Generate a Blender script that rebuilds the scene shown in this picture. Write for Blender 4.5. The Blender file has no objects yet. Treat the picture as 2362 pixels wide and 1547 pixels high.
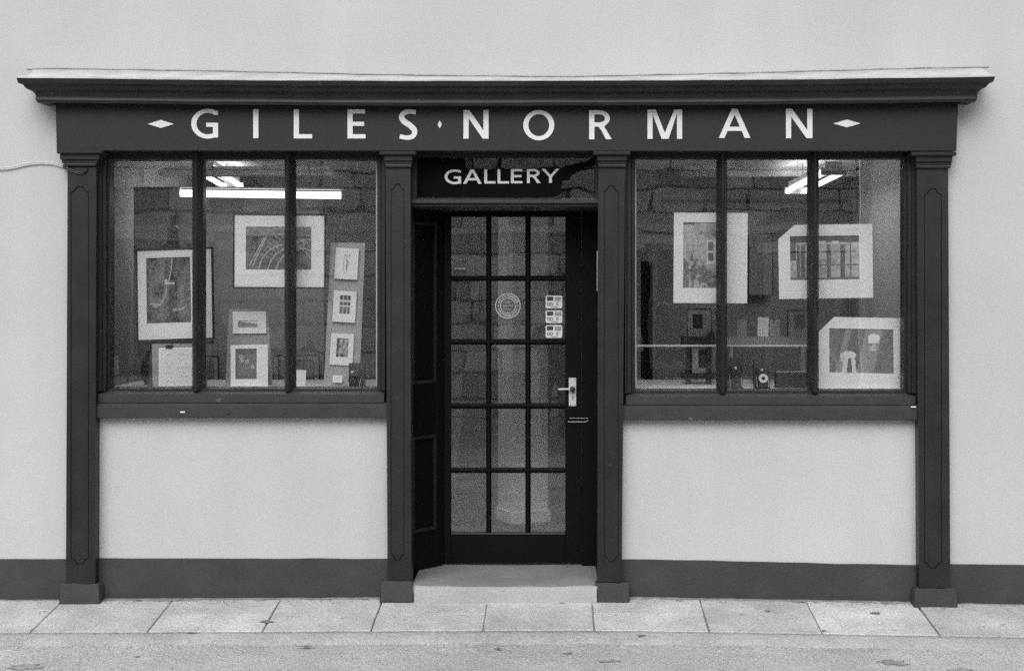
import bpy, bmesh, math, random
import numpy as np
from mathutils import Vector, Matrix, noise

R = math.radians
random.seed(7)
S = bpy.context.scene

# ------------------------------------------------------------------ camera
# The photograph is 2362 x 1547; the wall plane (y = 0) shows 400 photo pixels to the metre.
D0, PPM, VX, VY = 8.2, 400.0, 1277.0, 680.0
CX, CZ = (VX - 1181) / PPM, (1382 - VY) / PPM
cd = bpy.data.cameras.new('camera')
cam = bpy.data.objects.new('camera', cd)
S.collection.objects.link(cam)
cam.location = (CX, -D0, CZ)
cam.rotation_euler = (R(90), 0, 0)
cd.sensor_width = 36
cd.lens = 36 * D0 / (2362 / PPM)
cd.shift_x = (1181 - VX) / 2362
cd.shift_y = (VY - 773.5) / 2362
cd.clip_start, cd.clip_end = 0.03, 2000
S.camera = cam

# ------------------------------------------------------------------ world, sun, exposure
SUN_EL, SUN_ROT = R(46), R(-171)       # a veiled sun in front of the shop, slightly from the left
w = bpy.data.worlds.new('World')
S.world = w
w.use_nodes = True
nt = w.node_tree
bgn = nt.nodes['Background']
sky = nt.nodes.new('ShaderNodeTexSky')
sky.sky_type = 'NISHITA'
sky.sun_disc = False
sky.sun_elevation = SUN_EL
sky.sun_rotation = SUN_ROT
sky.air_density, sky.dust_density, sky.ozone_density = 1.0, 4.0, 1.0
bw = nt.nodes.new('ShaderNodeRGBToBW')          # black-and-white film
nt.links.new(sky.outputs[0], bw.inputs[0])
nt.links.new(bw.outputs[0], bgn.inputs[0])
bgn.inputs[1].default_value = 0.12
sd = bpy.data.lights.new('sun', 'SUN')
sd.energy = 1.5
sd.angle = R(50)
sun = bpy.data.objects.new('sun', sd)
S.collection.objects.link(sun)
sun_dir = Vector((math.sin(SUN_ROT) * math.cos(SUN_EL), math.cos(SUN_ROT) * math.cos(SUN_EL), math.sin(SUN_EL)))
sun.rotation_euler = sun_dir.to_track_quat('Z', 'Y').to_euler()
sun.location = (-9, -4, 12)
vs = S.view_settings
vs.view_transform = 'Standard'
vs.look = 'None'
vs.gamma = 1
vs.use_curve_mapping = False
vs.exposure = 0.08
S.cycles.max_bounces = 10
S.cycles.transparent_max_bounces = 24
S.cycles.caustics_reflective = False
S.cycles.caustics_refractive = False
S.cycles.sample_clamp_indirect = 2
S.cycles.use_denoising = False
S.cycles.use_adaptive_sampling = False

# ------------------------------------------------------------------ helpers
def P(px, py, y=0.0):
    """World point that stands at photo pixel (px, py) at depth y behind the wall plane."""
    k = (D0 + y) / D0 / PPM
    return Vector(((px - VX) * k + CX, y, CZ + (VY - py) * k))
def PX(px, y=0.0): return P(px, 0, y).x
def PZ(py, y=0.0): return P(0, py, y).z

COL = S.collection
def tag(o, label=None, cat=None, group=None, kind=None):
    if label: o['label'] = label
    if cat: o['category'] = cat
    if group: o['group'] = group
    if kind: o['kind'] = kind
    return o
def put(o, parent=None, world=True):
    COL.objects.link(o)
    if parent is not None:
        o.parent = parent
        if world and parent.get('_own'):      # mesh is written in world metres
            o.matrix_parent_inverse = Matrix.LocRotScale(parent.location, parent.rotation_euler, parent.scale).inverted()
    return o
def empty(name, loc=(0, 0, 0), rot=(0, 0, 0), parent=None):
    o = bpy.data.objects.new(name, None)
    o.empty_display_size = 0.1
    if parent is None:
        o.location = loc
        o.rotation_euler = rot
        o['_own'] = 1
    return put(o, parent, world=parent is not None)

class MB:
    """A bmesh collector that becomes ONE mesh object."""
    def __init__(self): self.bm = bmesh.new()
    def box(self, x0, x1, y0, y1, z0, z1, bev=0.0, M=None, seg=1):
        t = bmesh.new()
        bmesh.ops.create_cube(t, size=1)
        for v in t.verts:
            v.co = Vector(((x0 + x1) / 2 + v.co.x * abs(x1 - x0), (y0 + y1) / 2 + v.co.y * abs(y1 - y0), (z0 + z1) / 2 + v.co.z * abs(z1 - z0)))
        if bev > 0: bmesh.ops.bevel(t, geom=t.edges[:], offset=bev, segments=seg, affect='EDGES', profile=0.6)
        return self._add(t, M)
    def _add(self, t, M=None):
        if M is not None: bmesh.ops.transform(t, matrix=M, verts=t.verts)
        me = bpy.data.meshes.new('t')
        t.to_mesh(me); t.free()
        self.bm.from_mesh(me)
        bpy.data.meshes.remove(me)
        return self
    def prism(self, pts, vec, M=None):
        """Closed polygon (3-D points) extruded along vec."""
        t = bmesh.new()
        vec = Vector(vec)
        a = [t.verts.new(p) for p in pts]
        b = [t.verts.new(Vector(p) + vec) for p in pts]
        n = len(pts)
        t.faces.new(a); t.faces.new(list(reversed(b)))
        for i in range(n): t.faces.new((a[i], b[i], b[(i + 1) % n], a[(i + 1) % n]))
        bmesh.ops.recalc_face_normals(t, faces=t.faces)
        return self._add(t, M)
    def profile_x(self, yz, x0, x1): return self.prism([(x0, y, z) for y, z in yz], (x1 - x0, 0, 0))
    def profile_z(self, xy, z0, z1): return self.prism([(x, y, z0) for x, y in xy], (0, 0, z1 - z0))
    def plate(self, outer, holes, y, th):
        """Flat plate in the xz plane with holes; front face at y, thickness th going back."""
        t = bmesh.new()
        edges = []
        for loop in [outer] + holes:
            vs_ = [t.verts.new((x, y, z)) for x, z in loop]
            for i in range(len(vs_)): edges.append(t.edges.new((vs_[i], vs_[(i + 1) % len(vs_)])))
        bmesh.ops.triangle_fill(t, use_beauty=True, use_dissolve=False, edges=edges)
        r = bmesh.ops.extrude_face_region(t, geom=t.faces[:])
        bmesh.ops.translate(t, vec=(0, th, 0), verts=[g for g in r['geom'] if isinstance(g, bmesh.types.BMVert)])
        bmesh.ops.recalc_face_normals(t, faces=t.faces)
        return self._add(t)
    def tube(self, pts, rad, seg=8, caps=True):
        t = bmesh.new()
        pts = [Vector(p) for p in pts]
        rads = rad if isinstance(rad, (list, tuple)) else [rad] * len(pts)
        rings = []
        for i, p in enumerate(pts):
            d = (pts[min(i + 1, len(pts) - 1)] - pts[max(i - 1, 0)]).normalized()
            u = d.cross(Vector((0, 0, 1)))
            if u.length < 1e-4: u = Vector((1, 0, 0))
            u.normalize(); v = d.cross(u)
            rings.append([t.verts.new(p + (u * math.cos(a) + v * math.sin(a)) * rads[i]) for a in [2 * math.pi * k / seg for k in range(seg)]])
        for a, b in zip(rings, rings[1:]):
            for k in range(seg): t.faces.new((a[k], a[(k + 1) % seg], b[(k + 1) % seg], b[k]))
        if caps:
            t.faces.new(list(reversed(rings[0]))); t.faces.new(rings[-1])
        bmesh.ops.recalc_face_normals(t, faces=t.faces)
        return self._add(t)
    def lathe(self, prof, centre, axis='z', seg=24):
        t = bmesh.new()
        rings = []
        c = Vector(centre)
        for r_, h in prof:
            ring = []
            for k in range(seg):
                a = 2 * math.pi * k / seg
                x, y = r_ * math.cos(a), r_ * math.sin(a)
                ring.append(t.verts.new(c + (Vector((x, y, h)) if axis == 'z' else Vector((x, h, y)) if axis == 'y' else Vector((h, x, y)))))
            rings.append(ring)
        for a, b in zip(rings, rings[1:]):
            for k in range(seg): t.faces.new((a[k], a[(k + 1) % seg], b[(k + 1) % seg], b[k]))
        t.faces.new(rings[0]); t.faces.new(rings[-1])
        bmesh.ops.remove_doubles(t, verts=t.verts, dist=1e-6)
        bmesh.ops.recalc_face_normals(t, faces=t.faces)
        return self._add(t)
    def obj(self, name, mat, parent=None, world=True, smooth=False):
        me = bpy.data.meshes.new(name)
        self.bm.to_mesh(me); self.bm.free()
        me.materials.append(mat)
        if smooth:
            me.polygons.foreach_set('use_smooth', [True] * len(me.polygons))
            me.set_sharp_from_angle(angle=R(40))
        return put(bpy.data.objects.new(name, me), parent, world)

# ------------------------------------------------------------------ materials (a black-and-white place)
def g3(v): return (v, v, v, 1)
def material(name, base, rough=0.6, patch=(2.0, 0.06), grain=(140, 0.08), bump=(60, 0.15, 0.004), bump2=None, spots=None, spec=0.4, streak=None):
    m = bpy.data.materials.new(name)
    m.use_nodes = True
    t = m.node_tree
    N, L = t.nodes, t.links
    b = N['Principled BSDF']
    b.inputs['Roughness'].default_value = rough
    b.inputs['Specular IOR Level'].default_value = spec
    geo = N.new('ShaderNodeNewGeometry')
    def nz(scale, detail=3, rough_=0.55, vec=None):
        n = N.new('ShaderNodeTexNoise')
        n.inputs['Scale'].default_value = scale
        n.inputs['Detail'].default_value = detail
        n.inputs['Roughness'].default_value = rough_
        L.new(vec if vec is not None else geo.outputs['Position'], n.inputs['Vector'])
        return n.outputs['Fac']
    def mth(op, a, b_):
        n = N.new('ShaderNodeMath'); n.operation = op
        for i, v in enumerate((a, b_)):
            if isinstance(v, (int, float)): n.inputs[i].default_value = v
            else: L.new(v, n.inputs[i])
        return n.outputs[0]
    val = None
    def fac(src, amt):        # 1 + amt * (noise - .5) * 2
        return mth('ADD', mth('MULTIPLY', mth('SUBTRACT', src, 0.5), 2 * amt * 1.6), 1.0)
    val = mth('MULTIPLY', fac(nz(patch[0], 5), patch[1]), base)
    if grain and grain[1] > 0: val = mth('MULTIPLY', val, fac(nz(grain[0], 1), grain[1]))
    if streak:                # vertical weathering streaks: (scale, amount)
        mp = N.new('ShaderNodeMapping'); mp.inputs['Scale'].default_value = (1, 1, 0.06)
        L.new(geo.outputs['Position'], mp.inputs['Vector'])
        val = mth('MULTIPLY', val, fac(nz(streak[0], 4, 0.6, mp.outputs[0]), streak[1]))
    if spots:                 # worn or dirty flecks: (scale, threshold, value)
        s = nz(spots[0], 4, 0.6)
        r = N.new('ShaderNodeMapRange')
        r.inputs['From Min'].default_value = spots[1]; r.inputs['From Max'].default_value = spots[1] + 0.06
        L.new(s, r.inputs['Value'])
        mx = N.new('ShaderNodeMix'); mx.data_type = 'FLOAT'
        L.new(r.outputs[0], mx.inputs['Factor']); L.new(val, mx.inputs['A']); mx.inputs['B'].default_value = spots[2]
        val = mx.outputs['Result']
    cc = N.new('ShaderNodeCombineColor')
    for i in range(3): L.new(val, cc.inputs[i])
    L.new(cc.outputs[0], b.inputs['Base Color'])
    prev = None
    for bp in (bump, bump2):
        if bp:
            bn = N.new('ShaderNodeBump')
            bn.inputs['Strength'].default_value = bp[1]; bn.inputs['Distance'].default_value = bp[2]
            L.new(nz(bp[0], 4), bn.inputs['Height'])
            if prev: L.new(prev, bn.inputs['Normal'])
            prev = bn.outputs[0]
    if prev: L.new(prev, b.inputs['Normal'])
    return m
def glass_material(name, refl, wave=0.02, tint=1.0, wscale=3.0):
    m = bpy.data.materials.new(name); m.use_nodes = True
    t = m.node_tree; N, L = t.nodes, t.links
    N.remove(N['Principled BSDF'])
    tr = N.new('ShaderNodeBsdfTransparent'); tr.inputs[0].default_value = g3(tint)
    gl = N.new('ShaderNodeBsdfGlossy'); gl.inputs['Roughness'].default_value = 0.0
    lw = N.new('ShaderNodeLayerWeight'); lw.inputs['Blend'].default_value = 0.25
    mr = N.new('ShaderNodeMapRange'); mr.inputs['To Min'].default_value = refl; mr.inputs['To Max'].default_value = 0.9
    L.new(lw.outputs['Facing'], mr.inputs['Value'])
    pw = N.new('ShaderNodeMath'); pw.operation = 'POWER'; pw.inputs[1].default_value = 5
    L.new(lw.outputs['Facing'], pw.inputs[0]); L.new(pw.outputs[0], mr.inputs['Value'])
    geo = N.new('ShaderNodeNewGeometry')
    n = N.new('ShaderNodeTexNoise'); n.inputs['Scale'].default_value = wscale; n.inputs['Detail'].default_value = 1
    L.new(geo.outputs['Position'], n.inputs['Vector'])
    bn = N.new('ShaderNodeBump'); bn.inputs['Strength'].default_value = wave; bn.inputs['Distance'].default_value = 0.02
    L.new(n.outputs['Fac'], bn.inputs['Height']); L.new(bn.outputs[0], gl.inputs['Normal'])
    mx = N.new('ShaderNodeMixShader')
    L.new(mr.outputs[0], mx.inputs[0]); L.new(tr.outputs[0], mx.inputs[1]); L.new(gl.outputs[0], mx.inputs[2])
    L.new(mx.outputs[0], N['Material Output'].inputs[0])
    return m
def emit_material(name, strength):
    m = bpy.data.materials.new(name); m.use_nodes = True
    b = m.node_tree.nodes['Principled BSDF']
    b.inputs['Base Color'].default_value = g3(0.8)
    b.inputs['Emission Color'].default_value = g3(1); b.inputs['Emission Strength'].default_value = strength
    m.cycles.emission_sampling = 'NONE'
    return m
def print_material(name):
    m = bpy.data.materials.new(name); m.use_nodes = True
    t = m.node_tree; b = t.nodes['Principled BSDF']
    a = t.nodes.new('ShaderNodeVertexColor'); a.layer_name = 'print'
    t.links.new(a.outputs[0], b.inputs['Base Color'])
    b.inputs['Roughness'].default_value = 0.45
    return m

M_WALL = material('painted_render', 0.575, 0.85, (0.9, 0.085), (150, 0.05), (80, 0.2, 0.004), (3, 0.2, 0.02), spec=0.2, streak=(2.6, 0.05))
M_FLASH = material('lime_fillet', 0.53, 0.85, (5, 0.3), (150, 0.10), (40, 0.4, 0.008), spec=0.2)
M_TIMBER = material('dark_gloss_timber_paint', 0.021, 0.45, (6, 0.4), (190, 0.20), (120, 0.12, 0.002), (14, 0.15, 0.004), spots=(26, 0.705, 0.10), streak=(9, 0.2))
M_FASCIA = material('dark_fascia_paint', 0.021, 0.5, (5, 0.08), (190, 0.20), (120, 0.10, 0.002), (5, 0.1, 0.006), spots=(34, 0.74, 0.10))
M_SILL = material('weathered_sill_paint', 0.042, 0.55, (9, 0.22), (170, 0.22), (60, 0.35, 0.004), spots=(18, 0.70, 0.17))
M_DOOR = material('black_door_paint', 0.006, 0.42, (6, 0.15), (170, 0.25), (90, 0.15, 0.002), spots=(40, 0.76, 0.05), spec=0.12)
M_MOULD = material('worn_black_moulding', 0.016, 0.45, (9, 0.5), (120, 0.3), None, spots=(30, 0.68, 0.06))
M_PLINTH = material('dark_plinth_paint', 0.055, 0.75, (4, 0.26), (150, 0.20), (60, 0.4, 0.006), (7, 0.2, 0.01), spots=(22, 0.70, 0.13))
M_LETTER = material('cream_sign_paint', 0.82, 0.5, (8, 0.06), (140, 0.07), None)
M_BLACK = material('black_sign_paint', 0.008, 0.9, (6, 0.3), (120, 0.4), None, spec=0.05)
M_PUTTY = material('pale_putty', 0.42, 0.7, (9, 0.3), (100, 0.15), None)
M_GLASS = glass_material('window_glass', 0.13, 0.04)
M_DGLASS = glass_material('door_glass', 0.135, 0.03)
M_TGLASS = glass_material('transom_glass', 0.10, 0.06)
M_SLABS = [material('paving_concrete_%s' % n, v, 0.9, (3.2, 0.32), (75, 0.24), (60, 0.7, 0.010), (14, 0.4, 0.012), spots=(21, 0.63, v * 0.70), spec=0.2) for n, v in (('pale', 0.58), ('mid', 0.53), ('grey', 0.49))]
M_JOINT = material('joint_grit', 0.30, 0.95, (9, 0.3), (120, 0.3), (60, 0.5, 0.01))
M_KERB = material('kerb_concrete', 0.45, 0.95, (3, 0.3), (95, 0.28), (40, 0.8, 0.014), spots=(10, 0.66, 0.27), spec=0.2)
M_ROAD = material('worn_road_surface', 0.51, 0.95, (1.8, 0.24), (70, 0.32), (60, 0.8, 0.012), (15, 0.5, 0.02), spots=(9, 0.70, 0.27), spec=0.15)
M_GRIT = material('road_grit', 0.30, 0.9, (60, 0.35), (100, 0.3), None)
M_STEP = material('worn_step_stone', 0.23, 0.8, (5, 0.2), (110, 0.18), (40, 0.5, 0.008), spots=(11, 0.68, 0.33), spec=0.3)
M_RISER = material('step_riser_concrete', 0.42, 0.9, (5, 0.12), (110, 0.18), (50, 0.6, 0.01), spec=0.2)
M_CEIL = material('white_ceiling', 0.84, 0.9, (2, 0.04), (100, 0.05), None)
M_INWALL = material('shop_wall_paint', 0.44, 0.9, (2, 0.08), (90, 0.08), None)
M_INFLOOR = material('shop_floor_boards', 0.10, 0.6, (6, 0.2), (90, 0.12), None)
M_SCREEN = material('grey_display_cloth', 0.36, 0.95, (3, 0.06), (160, 0.12), None)
M_SCREEN2 = material('pale_display_panel', 0.42, 0.9, (3, 0.05), (160, 0.10), None)
M_MAT = material('white_mount_card', 0.88, 0.8, (2, 0.02), (120, 0.05), None, spec=0.2)
M_MAT2 = material('bright_print_card', 0.88, 0.7, (2, 0.02), (120, 0.04), None, spec=0.2)
M_FRAME = material('dark_picture_frame', 0.03, 0.4, (5, 0.1), (120, 0.1), None)
M_WOOD = material('dark_stained_wood', 0.05, 0.5, (12, 0.3), (120, 0.15), None)
M_PALEW = material('pale_board', 0.45, 0.7, (5, 0.1), (120, 0.08), None)
M_WHITE = material('white_enamel', 0.75, 0.5, (3, 0.03), (100, 0.04), None)
M_COLUMN = material('white_pillar_paint', 0.85, 0.7, (3, 0.05), (100, 0.06), None)
M_STEEL = material('satin_aluminium', 0.62, 0.4, (20, 0.05), (200, 0.05), None)
M_DARKM = material('dark_metal', 0.035, 0.4, (20, 0.1), (200, 0.1), None)
M_CABLE = material('white_cable', 0.66, 0.6, (20, 0.1), (150, 0.08), None)
M_STK = material('sticker_white', 0.72, 0.6, (20, 0.03), (150, 0.05), None)
M_INK = material('sticker_ink', 0.06, 0.6, (20, 0.1), (150, 0.1), None)
M_LOGO = material('etched_white', 0.55, 0.6, (20, 0.1), (150, 0.1), None)
M_SHELF = material('acrylic_edge', 0.62, 0.35, (9, 0.05), (120, 0.05), None)
M_LEATHER = material('black_leatherette', 0.055, 0.55, (40, 0.2), (220, 0.3), None)
M_TUBE = emit_material('fluorescent_tube', 2.0)
M_PRINT = print_material('photographic_print')
M_STONES = [material('rubble_stone_%s' % n, v, 0.9, (5, 0.35), (50, 0.25), (25, 0.8, 0.02)) for n, v in (('light', 0.70), ('mid', 0.52), ('dark', 0.32), ('warm', 0.60))]
M_MORTAR = material('dark_mortar', 0.07, 0.95, (5, 0.3), (50, 0.25), None)
M_SLATE = material('roof_slate', 0.09, 0.6, (5, 0.3), (50, 0.2), None)
M_LIMEWASH = material('limewashed_wall', 0.66, 0.9, (1.5, 0.08), (60, 0.08), None)
M_OPPGLASS = material('dark_window_glass', 0.03, 0.1, (2, 0.1), None, None, spec=0.6)

# ------------------------------------------------------------------ ground, road, pavement
def gz(x): return float(np.interp(x, [-6, -3, 0, 0.7, 3, 6], [-0.01, 0.0, 0.013, 0.013, -0.028, -0.06]))
SLOPE = 0.12
m = MB()
m.box(-150, 150, -150, 150, -0.55, -0.5)
tag(m.obj('ground', M_ROAD), kind='structure')

def road_z(x, y):
    d = -0.66 - y
    z = gz(x) - 0.108 - 0.01 * min(d, 3)
    n = noise.noise(Vector((x * 3.1, y * 3.1, 0.3))) * 0.006 + noise.noise(Vector((x * 14, y * 14, 2.0))) * 0.003 + noise.noise(Vector((x * 40, y * 40, 5.0))) * 0.0022
    return z + n
xs = np.concatenate([np.linspace(-14, -3.3, 12)[:-1], np.linspace(-3.3, 3.3, 265), np.linspace(3.3, 14, 12)[1:]])
ys = np.concatenate([np.linspace(-11.3, -2.0, 30)[:-1], np.linspace(-2.0, -0.60, 62)])
verts = [(x, y, road_z(x, y)) for y in ys for x in xs]
nx = len(xs)
faces = [(j * nx + i, j * nx + i + 1, (j + 1) * nx + i + 1, (j + 1) * nx + i) for j in range(len(ys) - 1) for i in range(nx - 1)]
me = bpy.data.meshes.new('road'); me.from_pydata(verts, [], faces); me.materials.append(M_ROAD)
me.polygons.foreach_set('use_smooth', [True] * len(me.polygons))
road = put(bpy.data.objects.new('road', me)); tag(road, kind='structure')
# worn white line along the far side of the road (it shows mirrored in the door glass)
m = MB()
for k in range(-4, 5):
    m.box(k * 3.0 + 0.1, k * 3.0 + 1.6, -5.95, -5.85, gz(k * 3.0) - 0.14, gz(k * 3.0) - 0.120)
m.obj('lane_marking', M_LETTER, road)

M_STAIN = material('oily_patch', 0.36, 0.95, (16, 0.5), (90, 0.35), (60, 0.8, 0.012), spec=0.2)
def patch(px, py, rx, ry, seed):
    d = 7.05
    y = -D0 + (CZ + 0.115) * 3280 / (py - VY)
    x = CX + (px - VX) * (D0 + y) / 3280
    n = 40
    vv = [(x, y, road_z(x, y) + 0.006)]
    for i in range(n):
        a = 2 * math.pi * i / n; r_ = 1 + 0.9 * noise.noise(Vector((math.cos(a) * 2.6, math.sin(a) * 2.6, seed)))
        xx, yy = x + rx * r_ * math.cos(a), y + ry * r_ * math.sin(a)
        vv.append((xx, yy, road_z(xx, yy) + 0.0035))
    me = bpy.data.meshes.new('tar_patch'); me.from_pydata(vv, [], [(0, 1 + i, 1 + (i + 1) % n) for i in range(n)]); me.materials.append(M_STAIN)
    put(bpy.data.objects.new('tar_patch', me), road)
for a in ((2062, 1526, .06, .05, 1.0), (2215, 1541, .055, .04, 2.2), (60, 1542, .09, .05, 3.1), (318, 1519, .012, .012, 4.4), (545, 1489, .02, .012, 6.0), (1408, 1533, .045, .02, 5.0), (612, 1478, .014, .008, 7.7)): patch(*a)
# kerb: a low worn strip, uneven
def strip(name, mat, parent, xr, prof, step=0.03, jit=0.004, sd_=0.0):
    """sweep a (y, z) profile along x on the sloping ground with a ragged surface"""
    n = int((xr[1] - xr[0]) / step) + 1
    vv, ff = [], []
    k = len(prof)
    for i in range(n):
        x = xr[0] + (xr[1] - xr[0]) * i / (n - 1)
        for j, (y, z) in enumerate(prof):
            a = noise.noise(Vector((x * 7, j * 3.7, sd_))) * jit + noise.noise(Vector((x * 31, j * 1.7, sd_ + 4))) * jit * 0.6
            q_ = 0.25 if j < 3 else 1.0
            a *= q_; b = noise.noise(Vector((x * 5, j * 2.9, sd_ + 9))) * jit * 1.6 * q_
            vv.append((x, y + b, z + gz(x) + a))
    for i in range(n - 1):
        for j in range(k - 1): ff.append((i * k + j, i * k + j + 1, (i + 1) * k + j + 1, (i + 1) * k + j))
    me = bpy.data.meshes.new(name); me.from_pydata(vv, [], ff); me.materials.append(mat)
    me.polygons.foreach_set('use_smooth', [True] * len(me.polygons))
    return put(bpy.data.objects.new(name, me), parent)
pav = strip('pavement', M_JOINT, None, (-9, 9), [(0.12, -0.014), (-0.2, -0.034 - 0.006), (-0.53, -0.53 * SLOPE - 0.020), (-0.55, -0.2)], 0.2, 0.001)
tag(pav, kind='structure')
strip('kerb_strip', M_KERB, pav, (-4, 4), [(-0.50, -0.2), (-0.518, -0.069), (-0.56, -0.0755), (-0.60, -0.083), (-0.63, -0.092), (-0.655, -0.107), (-0.68, -0.122), (-0.69, -0.2)], 0.02, 0.008, 2.0)
# paving slabs, one by one: photo x of their joints at the wall and at the front edge
JT = [-360, -105, 148, 400, 648, 883, 1125, 1365, 1613, 1858, 2112, 2370, 2630]
FT = -0.525
def slab(xa, xb, ya, yb, mat, tilt=0.0):
    g = 0.0032
    t = bmesh.new()
    c = []
    for (x, y) in ((xa + g, yb), (xb - g, yb), (xb - g, ya), (xa + g, ya)):
        c.append(Vector((x + random.uniform(-.003, .003), y + random.uniform(-.002, .002), gz(x) - 0.001 + y * SLOPE + tilt + random.uniform(-.002, .002))))
    top = [t.verts.new(p) for p in c]
    bot = [t.verts.new(p - Vector((0, 0, 0.05))) for p in c]
    t.faces.new(top); t.faces.new(list(reversed(bot)))
    for i in range(4): t.faces.new((top[i], bot[i], bot[(i + 1) % 4], top[(i + 1) % 4]))
    bmesh.ops.recalc_face_normals(t, faces=t.faces)
    bmesh.ops.bevel(t, geom=[e for e in t.edges], offset=0.004, segments=1, affect='EDGES')
    me = bpy.data.meshes.new('paving_slab'); t.to_mesh(me); t.free(); me.materials.append(mat)
    return put(bpy.data.objects.new('paving_slab', me), pav)
tone = [1, 1, 1, 0, 1, 1, 1, 0, 2, 0, 2, 1, 1]
for i in range(len(JT) - 1):
    xa, xb = PX(JT[i]), PX(JT[i + 1])
    mt = M_SLABS[tone[i]]
    if i in (0, 1):
        slab(xa, xb, -0.02, FT, M_SLABS[1])
    elif i in (3, 5, 7):       # cut in two along the wall
        slab(xa, xb, -0.02, -0.262, M_SLABS[1]); slab(xa, xb, -0.268, FT, mt, 0.001)
    else: slab(xa, xb, -0.02, FT, mt, random.uniform(-.001, .002))
M_MARK = material('trodden_mark', 0.2, 0.9, (20, 0.5), (80, 0.3), None)
for px, py, w_, h_ in ((615, 1430, .03, .008), (1065, 1400, .03, .006), (1297, 1403, .012, .005), (1480, 1450, .02, .004), (1770, 1412, .014, .006), (442, 1444, .028, .005), (700, 1465, .05, .006), (1310, 1478, .03, .008), (2018, 1412, .03, .008), (958, 1388, .03, .005), (330, 1388, .02, .004), (1900, 1440, .012, .004), (1150, 1470, .02, .004)):
    d_ = (CZ + 0.03) * 3280 / (py - VY); y = -D0 + d_
    x = CX + (px - VX) * d_ / 3280; y = min(-0.03, y)
    vv = [(x + w_ * (1 + .5 * random.uniform(-1, 1)) * math.cos(a), y + h_ * 2.2 * (1 + .6 * random.uniform(-1, 1)) * math.sin(a)) for a in np.linspace(0, 6.283, 15)[:-1]]
    me = bpy.data.meshes.new('trodden_mark'); me.from_pydata([(a, b, gz(a) + b * SLOPE + (0.0045 if b > -.52 else -.004)) for a, b in vv], [], [tuple(range(len(vv)))]); me.materials.append(M_MARK)
    put(bpy.data.objects.new('trodden_mark', me), pav)
M_DIRT = material('wall_foot_dirt', 0.27, 0.95, (9, 0.4), (80, 0.35), (50, 0.8, 0.01), spots=(25, 0.62, 0.4))
for a_, b_ in ((-140, 138), (226, 880), (1450, 2112), (2204, 2600)):
    strip('dirt_line', M_DIRT, pav, (PX(a_), PX(b_)), [(0.02, 0.002), (-0.006, 0.001), (-0.018, -0.001), (-0.04, -0.010)], 0.012, 0.013, a_ * .01)
# loose grit along the kerb and the foot of the wall
m = MB(); t = m.bm
for k in range(1500):
    r_ = random.random()
    if r_ < 0.5: x, y = random.uniform(-3.3, 3.3), random.gauss(-0.69, 0.03)
    elif r_ < 0.75: x, y = random.uniform(-3.3, 3.3), random.uniform(-2.0, -0.7)
    else: x, y = random.uniform(-3.2, 3.2), -abs(random.gauss(0.03, 0.02)) - 0.02
    z = road_z(x, y) if y < -0.65 else gz(x) + y * SLOPE
    s = random.uniform(0.002, 0.0065)
    ps = [t.verts.new((x + s * random.uniform(.6, 1.2) * a, y + s * random.uniform(.6, 1.2) * b, z + s * c * .7)) for a, b, c in ((1, 0, .2), (0, 1, .2), (-1, 0, .2), (0, -1, .2), (0, 0, 1.1))]
    for i in range(4): t.faces.new((ps[i], ps[(i + 1) % 4], ps[4]))
tag(m.obj('grit', M_GRIT), 'loose grit lying along the kerb and wall foot', 'grit', kind='stuff')

# ------------------------------------------------------------------ the rendered wall
wall = empty('rendered_wall', (0, 0.2, 0))
tag(wall, 'pale rendered house wall with dark painted plinth around the shopfront', 'wall')
XL, XR, ZT = PX(185), PX(2160), PZ(300)
m = MB()
m.box(-14, XL, 0, 0.4, -0.3, 7.4); m.box(XR, 14, 0, 0.4, -0.3, 7.4); m.box(XL, XR, 0, 0.4, ZT, 7.4)
m.obj('wall_face', M_WALL, wall)
SR = 0.015
for a, b in ((195, 915), (1410, 2150)):
    m = MB(); m.box(PX(a), PX(b), SR, 0.16, -0.2, PZ(950)); m.obj('stall_riser', M_WALL, wall)
def plinth(a, b, ta, tb, y0):
    """dark painted band with a hand-cut, slightly wavering top edge"""
    n = 40
    vv = []
    for i in range(n + 1):
        x = PX(a) + (PX(b) - PX(a)) * i / n
        z = PZ(ta + (tb - ta) * i / n) + noise.noise(Vector((x * 4, a, 0))) * 0.004
        vv += [(x, y0 - 0.006 + noise.noise(Vector((x * 3, 1, a))) * 0.001, -0.2), (x, y0 - 0.006, z), (x, y0 + 0.02, z + 0.001)]
    ff = []
    for i in range(n):
        for j in range(2): ff.append((i * 3 + j, (i + 1) * 3 + j, (i + 1) * 3 + j + 1, i * 3 + j + 1))
    me = bpy.data.meshes.new('plinth_band'); me.from_pydata(vv, [], ff); me.materials.append(M_PLINTH)
    put(bpy.data.objects.new('plinth_band', me), wall)
plinth(-900, 170, 1296, 1288, 0.0)
plinth(205, 905, 1288, 1289, SR)
plinth(1420, 2130, 1289, 1304, SR)
plinth(2180, 3300, 1300, 1312, 0.0)

# ------------------------------------------------------------------ the shopfront joinery
shop = empty('shopfront', (0, -0.05, 0))
tag(shop, 'dark painted timber shopfront with cornice, lettered fascia, pilasters and two display windows', 'shopfront')
YF = -0.088                                   # front of the fascia board
m = MB()
m.prism([P(128, 230, YF), P(2210, 230, YF), P(2206, 348, YF), P(131, 347, YF)], (0, 0.30, 0))
fascia = m.obj('fascia', M_FASCIA, shop)
# shallow bead under the cornice
XF0, XF1 = PX(128, YF), PX(2210, YF)

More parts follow.
